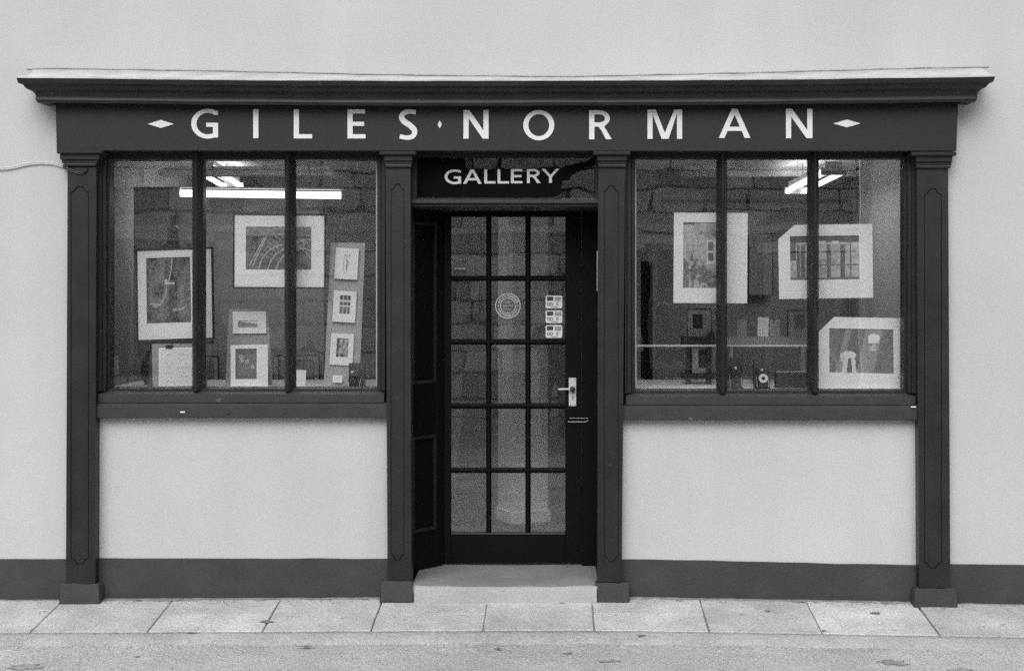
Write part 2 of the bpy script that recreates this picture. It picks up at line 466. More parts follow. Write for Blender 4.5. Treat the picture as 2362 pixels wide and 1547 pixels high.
# cornice: moulded profile (photo pixels of its left silhouette), returned at both ends, sagging a little
prof_px = [(38, 179), (39.5, 184), (42, 191), (50, 192.5), (54, 195), (56, 199), (61, 204), (69, 207.5), (76, 211), (81, 216), (83, 222), (82, 226), (81, 229), (84, 232), (86, 236), (118, 237.5)]
prof = []
for px, py in prof_px:
    pr = 0.2
    for _ in range(8): pr = XF0 - PX(px, YF - pr)
    prof.append((pr, PZ(py, YF - pr)))
def sag(u): return -0.021 * (1 - (2 * u - 1) ** 2)
def cornice_pts(pr, z, n=60):
    pts = [(XF0 - pr, 0.0, z)]
    for i in range(n + 1):
        u = i / n
        x = XF0 - pr + (XF1 - XF0 + 2 * pr) * u
        wob = noise.noise(Vector((x * 2.3, z * 9, 0))) * 0.003 + noise.noise(Vector((x * 12, z * 20, 3))) * 0.0012
        pts.append((x, YF - pr + wob * 0.6, z + sag(u) + wob + 0.006 * (u - 0.2)))
    pts.append((XF1 + pr, 0.0, z + 0.006))
    return pts
rows = [cornice_pts(0.02, prof[0][1] + 0.004)] + [cornice_pts(p_, z) for p_, z in prof]
k = len(rows[0])
vv = [p for r_ in rows for p in r_]
ff = [(j * k + i, j * k + i + 1, (j + 1) * k + i + 1, (j + 1) * k + i) for j in range(len(rows) - 1) for i in range(k - 1)]
me = bpy.data.meshes.new('cornice'); me.from_pydata(vv, [], ff); me.materials.append(M_TIMBER)
bmx = bmesh.new(); bmx.from_mesh(me); bmesh.ops.recalc_face_normals(bmx, faces=bmx.faces); bmx.to_mesh(me); bmx.free()
me.polygons.foreach_set('use_smooth', [True] * len(me.polygons)); me.set_sharp_from_angle(angle=R(28))
put(bpy.data.objects.new('cornice', me), shop)
# bright mortar fillet sloping from wall to cornice edge
vv, ff = [], []
n = 90
for i in range(n + 1):
    u = i / n
    px = 52 + (2284 - 52) * u
    ztop = PZ(float(np.interp(px, [40, 60, 120, 500, 900, 1300, 1700, 2100, 2290], [178, 163, 160, 166, 175, 179, 171, 160, 157])), -0.004) + noise.noise(Vector((u * 30, 0, 0))) * 0.003
    xw = PX(px, -0.004)
    pr0 = prof[0][0] - 0.006
    xf = XF0 - pr0 + (XF1 - XF0 + 2 * pr0) * u
    zf = prof[0][1] + sag(u) + 0.006 * (u - 0.2) + 0.004
    yf = YF - pr0
    if u in (0, 1): xw = xf
    vv += [(xw, 0.002, ztop - 0.012), (xw, -0.012, ztop), (xw * 0.6 + xf * 0.4, -0.012 + (yf + 0.012) * 0.45, ztop + (zf - ztop) * 0.5 + noise.noise(Vector((u * 40, 3, 0))) * 0.004), (xf, yf + noise.noise(Vector((u * 60, 9, 0))) * 0.004, zf + 0.004), (xf, yf, zf - 0.006)]
for i in range(n):
    for j in range(4): ff.append((i * 5 + j, i * 5 + j + 1, (i + 1) * 5 + j + 1, (i + 1) * 5 + j))
me = bpy.data.meshes.new('mortar_fillet'); me.from_pydata(vv, [], ff); me.materials.append(M_FLASH)
me.polygons.foreach_set('use_smooth', [True] * len(me.polygons))
put(bpy.data.objects.new('mortar_fillet', me), wall)
# thin shadow line above the fillet, put in as a darker grey strip
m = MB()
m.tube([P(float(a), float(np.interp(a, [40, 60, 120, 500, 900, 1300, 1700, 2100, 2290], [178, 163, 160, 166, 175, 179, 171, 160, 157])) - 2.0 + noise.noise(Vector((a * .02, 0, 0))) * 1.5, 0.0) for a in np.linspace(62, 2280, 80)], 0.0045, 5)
m.obj('fillet_shadow_line', material('shadow_line_grey', 0.33, 0.95, (6, 0.4), (60, 0.3), None), wall)

# ---- pilasters
def ogee(x0, x1, yt, yb):
    w_ = x1 - x0
    f = [(0, 13), (.10, 12), (.2, 9), (.29, 3), (.36, 0), (.64, 0), (.71, 3), (.8, 9), (.9, 12), (1, 13)]
    return [(x0 + a * w_, yt + b) for a, b in f] + [(x0 + a * w_, yb - b) for a, b in reversed(f)]
YP = -0.055
def pilaster(x0t, x1t, x0b, x1b, ycap, ybase, panel, cap, base):
    """photo pixels of shaft edges, capital steps, panel and plinth block"""
    pi = empty('pilaster', parent=shop)
    m = MB()
    y1, y2 = YP, 0.06
    m.prism([P(x0t, ycap, y1), P(x1t, ycap, y1), P(x1b, ybase, y1), P(x0b, ybase, y1)], (0, y2 - y1, 0))
    m.obj('shaft', M_TIMBER, pi)
    # face plate with the panel-shaped opening, and the panel inside it
    ho = ogee(*panel)
    hi = [(x + (1.6 if x < (panel[0] + panel[1]) / 2 else -1.6), y + (1.8 if y < 800 else -1.8)) for x, y in ho]
    yo = YP - 0.012
    c = lambda pts: [(P(x, y, yo).x, P(x, y, yo).z) for x, y in pts]
    m = MB(); m.plate(c([(x0t + 0.3, ycap + 2), (x1t - 0.3, ycap + 2), (x1b - 0.3, ybase - 1), (x0b + 0.3, ybase - 1)]), [c(ho)], yo, 0.0115)
    m.obj('face_plate', M_TIMBER, pi)
    m = MB(); m.plate(c(hi), [], yo + 0.0015, 0.0095)
    m.obj('panel', M_TIMBER, pi)
    # capital: abacus, cove, two beads
    (a0, a1, b0, b1, c0, c1, ct) = cap
    m = MB()
    ya = YF - 0.020
    m.box(PX(a0, ya), PX(a1, ya), ya, 0.05, PZ(ct + 9, ya), PZ(ct, ya), 0.005)
    yb_ = YF + 0.002
    m.box(PX(b0, yb_), PX(b1, yb_), yb_, 0.05, PZ(ct + 23, yb_), PZ(ct + 9, yb_) - 0.0005, 0.002)
    yc_ = YP - 0.019
    m.box(PX((b0 + c0) / 2, yc_), PX((b1 + c1) / 2, yc_), yc_, 0.05, PZ(ct + 31, yc_), PZ(ct + 23, yc_) - 0.0005, 0.002)
    yd = YP - 0.026
    m.box(PX(c0, yd), PX(c1, yd), yd, 0.05, PZ(ct + 38, yd), PZ(ct + 31, yd) - 0.0005, 0.0045, seg=2)
    m.obj('capital', M_TIMBER, pi)
    # rough stone block under the shaft
    (p0, p1, q0, q1, tp, bt) = base
    yb = YP - 0.03
    t = MB()
    t.prism([P(q0, tp, yb + .012), P(q1, tp, yb + .012), P(p1, tp + 9, yb), P(p1 + 0.5, bt + 12, yb), P(p0 - 0.5, bt + 12, yb), P(p0, tp + 9, yb)], (0, 0.11, 0))
    bmesh.ops.bevel(t.bm, geom=t.bm.edges[:], offset=0.006, segments=2, affect='EDGES')
    bmesh.ops.subdivide_edges(t.bm, edges=t.bm.edges[:], cuts=2, use_grid_fill=True)
    for v in t.bm.verts:
        v.co += Vector((noise.noise(v.co * 14), noise.noise(v.co * 14 + Vector((5, 0, 0))), noise.noise(v.co * 14 + Vector((0, 7, 0))))) * 0.006
    t.obj('base_block', M_PLINTH, pi, smooth=True)
pilaster(156, 222, 152, 220, 384, 1347, (163, 205, 430, 1301), (130, 236, 138, 229, 147, 221, 345), (136, 229, 139, 226, 1346, 1384))
pilaster(889, 947, 894, 949, 385, 1339, (901.5, 932.5, 424, 1292), (874, 960, 885, 951, 888, 949, 348), (877, 953, 880, 950, 1340, 1377))
pilaster(1380, 1442, 1378, 1434, 385, 1343, (1393, 1427, 428, 1296), (1368, 1455, 1378, 1446, 1380, 1444, 348), (1371, 1452, 1374, 1450, 1344, 1378))
pilaster(2114, 2187, 2120, 2192, 386, 1356, (2132, 2172, 435, 1310), (2102, 2207, 2113, 2197, 2114, 2193, 350), (2109, 2208, 2112, 2204, 1357, 1392))

# ---- display windows
YG = 0.075
def window(gx0, gy0, gx1, gy1, mulls, fx0, fx1, sill_x0, sill_x1):
    wi = empty('display_window', parent=shop)
    ztop = PZ(349, 0.03)
    zs = PZ(gy1 + 9, 0.03)
    zg0, zg1 = PZ(gy1, YG), PZ(gy0, YG)
    # moulded jambs: three stepped strips each side
    for sgn, gx, fx in ((1, gx0, fx0), (-1, gx1, fx1)):
        m = MB()
        s1, s2 = gx - sgn * 9, gx - sgn * 19
        def bx(a, b, ya, yb):
            xa, xb = PX(a, ya), PX(b, ya)
            m.box(min(xa, xb), max(xa, xb), ya, yb, zs, ztop, 0.003)
        bx(gx, s1, 0.035, 0.13); bx(s1, s2, 0.004, 0.13); bx(s2, fx, -0.016, 0.13)
        m.obj('jamb', M_TIMBER, wi)
    m = MB()
    m.box(PX(gx0 - 2, 0.03), PX(gx1 + 2, 0.03), 0.032, 0.14, zg1, PZ(330, 0.03), 0.002)
    m.obj('head_rail', M_TIMBER, wi)
    for a, b in mulls:
        ya = 0.0
        x0, x1 = PX(a, 0.04), PX(b, 0.04)
        c, h = (x0 + x1) / 2, (x1 - x0) / 2
        pf = [(x0, 0.12), (x0, 0.045), (x0 + h * .25, 0.036), (x0 + h * .35, 0.02), (c - h * .42, 0.004), (c - h * .2, -0.006), (c, -0.009), (c + h * .2, -0.006), (c + h * .42, 0.004), (x1 - h * .35, 0.02), (x1 - h * .25, 0.036), (x1, 0.045), (x1, 0.12)]
        m = MB(); m.profile_z(pf, PZ(gy1 + 10, 0), PZ(352, 0.0))
        m.obj('mullion', M_TIMBER, wi, smooth=True)
    # bottom rail and putty
    m = MB()
    m.profile_x([(0.13, PZ(gy1 + 14, 0.03)), (0.13, zg0), (0.055, zg0), (0.04, zg0 - 0.006), (0.03, zg0 - 0.012), (0.03, PZ(gy1 + 14, 0.03))], PX(gx0 - 3, 0.04), PX(gx1 + 3, 0.04))
    m.obj('bottom_rail', M_TIMBER, wi)
    # sill: sloping top, deep face
    m = MB()
    y0 = -0.024
    za, zb, zc = PZ(gy1 + 9, 0.035), PZ(gy1 + 18, y0), PZ(gy1 + 38, y0)
    m.profile_x([(0.10, za), (0.034, za), (y0 + 0.006, zb + 0.004), (y0, zb), (y0, zc + 0.006), (y0 + 0.006, zc), (0.10, zc)], PX(fx0 + 3, y0), PX(fx1 - 3, y0))
    m.obj('sill', M_SILL, wi)
    m = MB()
    y0 = -0.044
    za, zb, zc = PZ(gy1 + 37, -0.02), PZ(gy1 + 46, y0), PZ(gy1 + 72, y0)
    m.profile_x([(0.10, za), (-0.018, za), (y0 + 0.005, zb + 0.004), (y0, zb), (y0, zc + 0.004), (y0 + 0.004, zc), (0.10, zc)], PX(sill_x0, y0), PX(sill_x1, y0))
    m.obj('sill_board', M_SILL, wi)
    # panes
    edges = [gx0] + [v for ab in mulls for v in ab] + [gx1]
    for i in range(0, len(edges), 2):
        a, b = edges[i], edges[i + 1]
        m = MB(); m.box(PX(a - 3, YG), PX(b + 3, YG), YG, YG + 0.004, zg0 - 0.01, zg1 + 0.01)
        m.obj('pane', M_GLASS, wi)
    # pale putty line on the outer jambs and ragged paint along the head
    for gx, sg in ((gx0, 1), (gx1, -1)):
        m = MB(); xa, xb = PX(gx, YG - 0.004), PX(gx + sg * 2.6, YG - 0.004)
        m.box(min(xa, xb), max(xa, xb), YG - 0.006, YG - 0.0005, zg0 + 0.01, zg1 - 0.02); m.obj('putty_line', M_PUTTY, wi)
    return wi
window(253, 370, 870, 892, [(443, 468), (656, 678)], 223, 889, 222, 893)
window(1465, 367, 2085, 897, [(1655, 1677), (1867, 1889)], 1441, 2115, 1435, 2120)

# ---- light over the door, transom bar
tl = empty('transom_light', parent=shop)
YT = 0.09
m = MB(); m.box(PX(944, YT), PX(1386, YT), YT, YT + 0.004, PZ(462, YT), PZ(346, YT)); m.obj('pane', M_TGLASS, tl)
m = MB()
m.box(PX(944, .05), PX(1386, .05), 0.045, 0.16, PZ(362, .05), PZ(340, .05), 0.002)
for a, b in ((940, 962), (1372, 1388)): m.box(PX(a, .05), PX(b, .05), 0.05, 0.16, PZ(460, .05), PZ(362, .05) - 0.0005, 0.003)
m.obj('transom_frame', M_TIMBER, tl)
zz = lambda py, y: PZ(py, y)
m = MB()
m.profile_x([(0.16, zz(457, .05)), (0.05, zz(457, .05)), (0.0, zz(460.5, 0)), (-0.004, zz(462, 0)), (-0.004, zz(468, 0)), (0.006, zz(470, 0)), (0.02, zz(471, .02)), (0.02, zz(476, .02)), (0.05, zz(478, .05)), (0.5, zz(478, .05)), (0.5, zz(470, .05)), (0.16, zz(468, .05))], PX(949, 0), PX(1382, 0))
m.obj('transom_bar', M_SILL, tl)
# black paint with a ragged edge over most of the glass
zp = [(400, 492), (1630, 492), (1665, 484), (1700, 462), (1722, 450), (1712, 400), (1718, 345), (1752, 338), (1790, 330), (1806, 290), (1850, 262), (1900, 240), (1960, 222), (2030, 203), (2038, 140), (1990, 140), (1940, 165), (1870, 180), (1830, 190), (1760, 200), (1690, 238), (1540, 255), (1370, 266), (1200, 262), (1000, 266), (880, 250), (838, 215), (828, 140), (400, 132)]
y_ = YT - 0.003
zq = []
for i_, (a, b) in enumerate(zp):       # roughen the painted edge
    c_, d_ = zp[(i_ + 1) % len(zp)]
    n_ = max(1, int(math.hypot(c_ - a, d_ - b) / 22)) if 420 < a < 2025 and 135 < b < 488 else 1
    for k_ in range(n_): zq.append((a + (c_ - a) * k_ / n_ + (random.uniform(-7, 7) if k_ else 0), b + (d_ - b) * k_ / n_ + (random.uniform(-7, 7) if k_ else 0)))
pts = [P(860 + a / 3.937, 330 + b / 3.937, y_) for a, b in zq]
m = MB(); m.plate([(p.x, p.z) for p in pts], [], y_, 0.002)
m.obj('black_paint', M_BLACK, tl)
m = MB()      # dark board behind the glass
m.box(PX(944, .3), PX(1386, .3), 0.3, 0.31, PZ(478, .3), PZ(330, .3)); m.obj('backing_board', material('dark_backing', 0.11, 0.9), tl)

# ---- lettering (drawn letter by letter)
def ribbon(pts, th):
    L_, R_ = [], []
    n = len(pts)
    for i, p in enumerate(pts):
        a, b = Vector(pts[max(i - 1, 0)]), Vector(pts[min(i + 1, n - 1)])
        d = (b - a).normalized(); nrm = Vector((-d.y, d.x))
        t_ = th[i] if isinstance(th, list) else th
        L_.append(tuple(Vector(p) + nrm * t_ / 2)); R_.append(tuple(Vector(p) - nrm * t_ / 2))
    return L_ + R_[::-1]
def catmull(pts, n=8):
    out = []
    P_ = [pts[0]] + pts + [pts[-1]]
    for i in range(1, len(P_) - 2):
        p0, p1, p2, p3 = (np.array(q, float) for q in P_[i - 1:i + 3])
        for k in range(n):
            t_ = k / n
            out.append(tuple(0.5 * (2 * p1 + (p2 - p0) * t_ + (2 * p0 - 5 * p1 + 4 * p2 - p3) * t_ ** 2 + (3 * p1 - p0 - 3 * p2 + p3) * t_ ** 3)))
    out.append(tuple(map(float, pts[-1])))
    return out
def letter_polys(ch, w, h, s=None):
    """polygons (outer, holes) of a letter in a w x h box; s = thickness of an upright"""
    s = s or h * 0.178
    q = s * 0.80
    if ch == 'I': return [([(0, 0), (0, h), (w, h), (w, 0)], [])]
    if ch == 'L': return [([(0, 0), (0, h), (s, h), (s, q), (w, q), (w, 0)], [])]
    if ch == 'E':
        a, b = h * .5 - q * .5, h * .5 + q * .5
        return [([(0, 0), (0, h), (w * .98, h), (w * .98, h - q), (s, h - q), (s, b), (w * .92, b), (w * .92, a), (s, a), (s, q), (w, q), (w, 0)], [])]
    if ch == 'H': return [([(0, 0), (0, h), (s, h), (s, h * .5 + q / 2), (w - s, h * .5 + q / 2), (w - s, h), (w, h), (w, 0), (w - s, 0), (w - s, h * .5 - q / 2), (s, h * .5 - q / 2), (s, 0)], [])]
    if ch == 'T': return [([(0, h), (w, h), (w, h - q), (w / 2 + s / 2, h - q), (w / 2 + s / 2, 0), (w / 2 - s / 2, 0), (w / 2 - s / 2, h - q), (0, h - q)], [])]
    if ch == 'N':
        d = s * 1.12
        return [([(0, 0), (0, h), (d, h), (w - s, h * s / (w - d) + h * .02), (w - s, h), (w, h), (w, 0), (w - d, 0), (s, h * (1 - s / (w - d)) - h * .02), (s, 0)], [])]
    if ch == 'M': return [([(0, 0), (0, h), (w * .235, h), (w * .5, h * .2), (w * .77, h), (w, h), (w, 0), (w - s, 0), (w - s, h * .87), (w * .61, 0), (w * .41, 0), (s * .98, h * .85), (s * .98, 0)], [])]
    if ch == 'A':
        al, ar, li, hi_ = w * .41, w * .585, s * 1.10, h * .80
        f = lambda y: li + (w * .5 - li) * y / hi_
        y0, y1 = h * .24, h * .24 + q
        return [([(0, 0), (al, h), (ar, h), (w, 0), (w - li, 0), (w - f(y0), y0), (f(y0), y0), (li, 0)], [[(f(y1), y1), (w - f(y1), y1), (w * .5, hi_)]])]
    if ch == 'Y':
        c = w / 2; j = h * .42
        return [([(0, h), (s * 1.2, h), (c, j + h * .14), (w - s * 1.2, h), (w, h), (c + s / 2, j), (c + s / 2, 0), (c - s / 2, 0), (c - s / 2, j)], [])]
    if ch == 'O':
        e = lambda rx, ry: [(w / 2 + rx * math.cos(a), h / 2 + ry * math.sin(a)) for a in np.linspace(0, 2 * math.pi, 49)[:-1]]
        return [(e(w / 2, h / 2), [e(w / 2 - s * .98, h / 2 - q)])]
    if ch in 'RP':
        ym = h * (.44 if ch == 'R' else .42); cx = w * .45; ro = (h - ym) / 2; xo = w * .92 - cx
        arc = lambda rx, ry, n=14: [(cx + rx * math.sin(a), (h + ym) / 2 + ry * math.cos(a)) for a in np.linspace(0, math.pi, n)]
        outer = arc(xo, ro); inner = arc(xo - s * .95, ro - q * .95)
        if ch == 'P': ot = [(0, 0), (0, h)] + outer + [(s, ym), (s, 0)]
        else: ot = [(0, 0), (0, h)] + outer[:-3] + [(w * .66, ym - h * .01), (w * .78, h * .30), (w, 0), (w * .74, 0), (w * .545, h * .30), (w * .42, ym - h * .01), (s, ym), (s, 0)]
        return [(ot, [[(s, h - q)] + inner + [(s, ym + q)]])]
    if ch == 'G':
        cx = w * .62; rx, ry = cx, h / 2
        a0, a1 = R(56), R(308)
        an = np.linspace(a0, a1, 30)
        o = [(cx + rx * math.cos(a) * (1.0 if a < R(270) else 1.0), h / 2 + ry * math.sin(a)) for a in an]
        i_ = [(cx + (rx - s) * math.cos(a), h / 2 + (ry - q) * math.sin(a)) for a in an]
        o = [(w * .995, h * .955)] + [p for p in o if p[0] < w * .97]
        i_ = [(w * .995, h * .955 - q * 1.15)] + [p for p in i_ if p[0] < w * .9 - s * .2]
        xr = w - s
        o[-1] = (w * .93, h * .035)
        return [(o + [(w, h * .045), (w, h * .53), (w * .56, h * .53), (w * .56, h * .53 - q), (xr, h * .53 - q), (xr, h * .045 + q)] + [p for p in i_[::-1] if not (p[0] > xr and p[1] < h * .5)], [])]
    if ch == 'S':
        c = catmull([(w * .93, h * .905), (w * .62, h * .935), (w * .30, h * .895), (w * .145, h * .755), (w * .30, h * .60), (w * .60, h * .475), (w * .86, h * .30), (w * .78, h * .12), (w * .46, h * .06), (w * .05, h * .105)])
        n = len(c)
        return [(ribbon(c, [q * 1.02 + (s * 1.08 - q) * math.sin(math.pi * i / (n - 1)) ** 2 for i in range(n)]), [])]
def sign_letter(ch, box, y, parent, mat, s=None, th=0.0025):
    x0, y0, x1, y1 = box
    k = (D0 + y) / D0 / PPM
    o_ = P(x0, y1, y)
    m = MB()
    for outer, holes in letter_polys(ch, x1 - x0, y1 - y0, s):
        f = lambda pts: [(o_.x + a * k, o_.z + b * k) for a, b in pts]
        m.plate(f(outer), [f(h_) for h_ in holes], y, th)
    return m.obj('letter', mat, parent)
YLT = YF - 0.004
for ch, bx_ in (('G', (441, 251, 503, 320)), ('I', (584, 252, 596, 319)), ('L', (677.5, 252.5, 720, 319.5)), ('E', (801.5, 252.5, 843, 319.5)), ('S', (920, 253, 962, 322)),
                ('N', (1069, 254, 1127, 320)), ('O', (1207, 254, 1278.5, 324)), ('R', (1359, 254.5, 1411, 321.5)), ('M', (1493.5, 253, 1573.5, 320.5)), ('A', (1658, 251, 1731, 318.5)), ('N', (1813, 251, 1874, 319))):
    sign_letter(ch, bx_, YLT, fascia, M_LETTER, 12.0)
for x0, x1, y0, y1 in ((340.5, 401.5, 277, 295.5), (1009.5, 1019, 278, 296.5), (1922, 1985, 276, 294)):
    c = [P((x0 + x1) / 2, y0, YLT), P(x1, (y0 + y1) / 2, YLT), P((x0 + x1) / 2, y1, YLT), P(x0, (y0 + y1) / 2, YLT)]
    m = MB(); m.plate([(p.x, p.z) for p in c], [], YLT, 0.0025); m.obj('diamond', M_LETTER, fascia)
for ch, a, b, t_, bt in (('G', 1025.5, 1063.5, 391, 425), ('A', 1068, 1111, 391, 424), ('L', 1117, 1143, 390.5, 423.5), ('L', 1147.5, 1174, 390.5, 423.5), ('E', 1178.5, 1205, 390, 423), ('R', 1215.5, 1247, 390, 422.5), ('Y', 1249, 1290.5, 389.5, 422)):
    sign_letter(ch, (a, t_, b, bt), y_ - 0.003, tl, M_LETTER, 6.6)

# small chips and a screw eye on the sill boards
for px, py, wd, ht in ((421, 950, 11, 3.5), (2107, 938, 12, 3), (1306, 460, 0, 0)):
    if wd:
        c = P(px, py, -0.046); m = MB()
        m.box(c.x - wd / 800, c.x + wd / 800, -0.0485, -0.0445, c.z - ht / 800, c.z + ht / 800, 0.0012); m.obj('bare_chip', M_LETTER, shop)
for px, py in ((657, 949), (527, 950)):
    c = P(px, py, -0.046); m = MB(); m.lathe([(0.003, -0.004), (0.009, -0.004), (0.009, 0.002), (0.003, 0.002)], c, 'y', 12); m.obj('screw_eye', M_SILL, shop)
# stain where the cable is painted over
# ------------------------------------------------------------------ door recess
rec = empty('door_surround', (PX(1165), 0.3, 0.1))
tag(rec, 'black painted timber lining and frame of the recessed shop doorway', 'door frame')
YD = 0.45
FLOOR = 0.115
m = MB()
m.box(PX(1381, 0), PX(1381, 0) + 0.05, 0.0, 0.56, 0.0, PZ(470, 0)); m.obj('reveal_board', M_DOOR, rec)
m = MB()
m.box(PX(912, 0), PX(912, 0) + 0.04, 0.0, 0.56, 0.0, PZ(470, 0)); m.obj('reveal_board', M_DOOR, rec)
m = MB()
m.box(PX(1342, YD), PX(1384, YD), YD - 0.03, YD + 0.06, FLOOR, PZ(478, .3), 0.003)
m.obj('frame_post', M_DOOR, rec)
m = MB()
m.box(PX(950, YD), PX(1023, YD), YD + 0.03, YD + 0.1, FLOOR, PZ(478, .3), 0.003)
m.obj('frame_post', M_DOOR, rec)
m = MB()
m.box(PX(920, YD), PX(1386, YD), YD - 0.02, YD + 0.1, PZ(483, YD), PZ(466, YD)); m.obj('frame_head', M_DOOR, rec)
# pale enamel plate on the right reveal
m = MB()
c0 = PX(1381, 0)
m.box(c0 - 0.006, c0 - 0.0005, 0.02, 0.20, PZ(672, .1), PZ(578, .1), 0.004)
o = m.obj('enamel_plate', M_WHITE)
tag(o, 'narrow white enamel plate fixed on the doorway reveal beside the pilaster', 'plate')

# panelled outer leaf folded back, splayed across the left of the recess
a0, a1 = Vector((PX(925, .17), 0.17, 0)), Vector((PX(1023, YD - .01), YD - 0.012, 0))
ang = math.atan2(a1.y - a0.y, a1.x - a0.x)
wl = (a1 - a0).length
leaf = empty('panelled_leaf', (a0.x, a0.y, FLOOR + 0.008), (0, 0, ang))
tag(leaf, 'black panelled outer door leaf folded open beside the glazed door', 'door')
hl = PZ(480, .3) - FLOOR - 0.008
zl = lambda py: PZ(py, 0.36) - FLOOR - 0.008
rails = [(0, zl(1222)), (zl(1002), zl(884)), (zl(512), hl)]
m = MB()
m.box(0, 0.085, -0.005, 0.03, 0, hl, 0.003); m.box(wl - 0.065, wl, -0.005, 0.03, 0, hl, 0.003)
for a, b in rails: m.box(0.0855, wl - 0.0655, -0.0045, 0.03, a, b, 0.003)
m.obj('stile_frame', M_DOOR, leaf, world=False)
for a, b in ((zl(1222), zl(1002)), (zl(884), zl(512))):
    m = MB(); m.box(0.08, wl - 0.06, 0.008, 0.022, a - 0.01, b + 0.01); m.obj('panel', M_DOOR, leaf, world=False)
    m = MB()
    x0, x1 = 0.0855, wl - 0.0655
    for (xa, xb, za, zb) in ((x0, x1, a, a + 0.022), (x0, x1, b - 0.022, b), (x0, x0 + 0.02, a + .022, b - .022), (x1 - 0.02, x1, a + .022, b - .022)): m.box(xa, xb, -0.010, 0.010, za, zb, 0.006, seg=2)
    m.obj('moulding', M_MOULD, leaf, world=False)

# ------------------------------------------------------------------ glazed door
door = empty('glazed_door', (PX(1181, YD), YD, FLOOR))
tag(door, 'black shop door with fifteen glass panes in three columns', 'door')
cols = [(1042, 1121), (1133, 1211.5), (1224, 1302)]
rws = [(502, 636), (648, 782), (795, 930), (943, 1079), (1091, 1227)]
x0, x1 = PX(1024, YD), PX(1341, YD)
z0, z1 = FLOOR + 0.014, PZ(482, YD)
gx0_, gx1_, gz0_, gz1_ = PX(1040, YD), PX(1304, YD), PZ(1229, YD), PZ(500, YD)
m = MB(); m.box(x0, gx0_, YD, YD + 0.045, z0, z1, 0.003); m.obj('stile', M_DOOR, door)
m = MB(); m.box(gx1_, x1, YD, YD + 0.045, z0, z1, 0.003); m.obj('stile', M_DOOR, door)
m = MB(); m.box(gx0_, gx1_, YD + 0.0005, YD + 0.045, gz1_, z1, 0.002); m.obj('top_rail', M_DOOR, door)
m = MB(); m.box(gx0_, gx1_, YD + 0.0005, YD + 0.045, z0, gz0_, 0.002); m.obj('bottom_rail', M_DOOR, door)
def bar_prof(c, h): return [(c - h, YD + 0.04), (c - h, YD + 0.020), (c - h * .45, YD + 0.012), (c - h * .35, YD + 0.002), (c + h * .35, YD + 0.002), (c + h * .45, YD + 0.012), (c + h, YD + 0.020), (c + h, YD + 0.04)]
for (a, b), (c, d) in zip(cols, cols[1:]):
    xa, xb = PX(b, YD), PX(c, YD)
    m = MB(); m.profile_z(bar_prof((xa + xb) / 2, (xb - xa) / 2), gz0_, gz1_); m.obj('glazing_bar', M_DOOR, door)
for (a, b), (c, d) in zip(rws, rws[1:]):
    za, zb = PZ(c, YD), PZ(b, YD)
    m = MB(); m.profile_x([(y - 0.0007, z) for z, y in bar_prof((za + zb) / 2, (zb - za) / 2)], gx0_, gx1_); m.obj('glazing_bar', M_DOOR, door)
for a, b in cols:
    for c, d in rws:
        m = MB(); m.box(PX(a - 3, YD), PX(b + 3, YD), YD + 0.026, YD + 0.030, PZ(d + 3, YD), PZ(c - 3, YD)); m.obj('pane', M_DGLASS, door)
m = MB()      # weathered bead under the lowest panes
m.box(gx0_, gx1_, YD - 0.006, YD + 0.02, PZ(1232.5, YD), PZ(1228.5, YD), 0.002); m.obj('glazing_bead', M_SILL, door)
# lever handle on its plate
hd = empty('handle', parent=door)
m = MB(); m.box(PX(1312, YD), PX(1329, YD), YD - 0.005, YD - 0.0005, PZ(936, YD), PZ(871, YD), 0.0015); m.obj('plate', M_STEEL, hd)
c = P(1320.5, 896.5, YD)
m = MB(); m.lathe([(0.006, -0.04), (0.012, -0.038), (0.0165, -0.030), (0.0165, -0.022), (0.013, -0.012), (0.014, -0.006), (0.0, -0.0055)], (c.x, YD, c.z), 'y', 20); m.obj('knob', M_DARKM, hd, smooth=True)
m = MB(); m.tube([(c.x - 0.008, YD - 0.026, c.z), (c.x - 0.04, YD - 0.028, c.z), (c.x - 0.082, YD - 0.028, c.z - 0.001), (c.x - 0.088, YD - 0.026, c.z + 0.001)], [0.006, 0.0065, 0.006, 0.004], 10); m.obj('lever', M_STEEL, hd, smooth=True)
c = P(1321, 917, YD)
m = MB()
m.plate([(c.x + 0.0045 * math.cos(a), c.z + 0.006 + 0.0045 * math.sin(a)) for a in np.linspace(0, 2 * math.pi, 13)[:-1]], [], YD - 0.0062, 0.001)
m.plate([(c.x - 0.002, c.z + 0.001), (c.x + 0.002, c.z + 0.001), (c.x + 0.003, c.z - 0.014), (c.x - 0.003, c.z - 0.014)], [], YD - 0.0062, 0.001)
m.obj('keyhole', M_INK, hd)
for px, py in ((1315, 874), (1326, 874), (1315.5, 933), (1326.5, 933)):
    c = P(px, py, YD); m = MB(); m.lathe([(0.0026, -0.0068), (0.0026, -0.0045)], (c.x, YD, c.z), 'y', 8); m.obj('screw', M_DARKM, hd)
# letter slot trim scratched bright
m = MB(); a, b = P(1313, 965, YD - .034), P(1357, 965, YD - .034)
m.tube([P(1310, 972.5, YD - .034), P(1350, 972.5, YD - .034), P(1357, 969, YD - .034)], 0.0020, 6); m.tube([P(1314, 964, YD - .034), P(1356, 964, YD - .034)], 0.0013, 6)
m.obj('bolt_rail', M_STEEL, door)
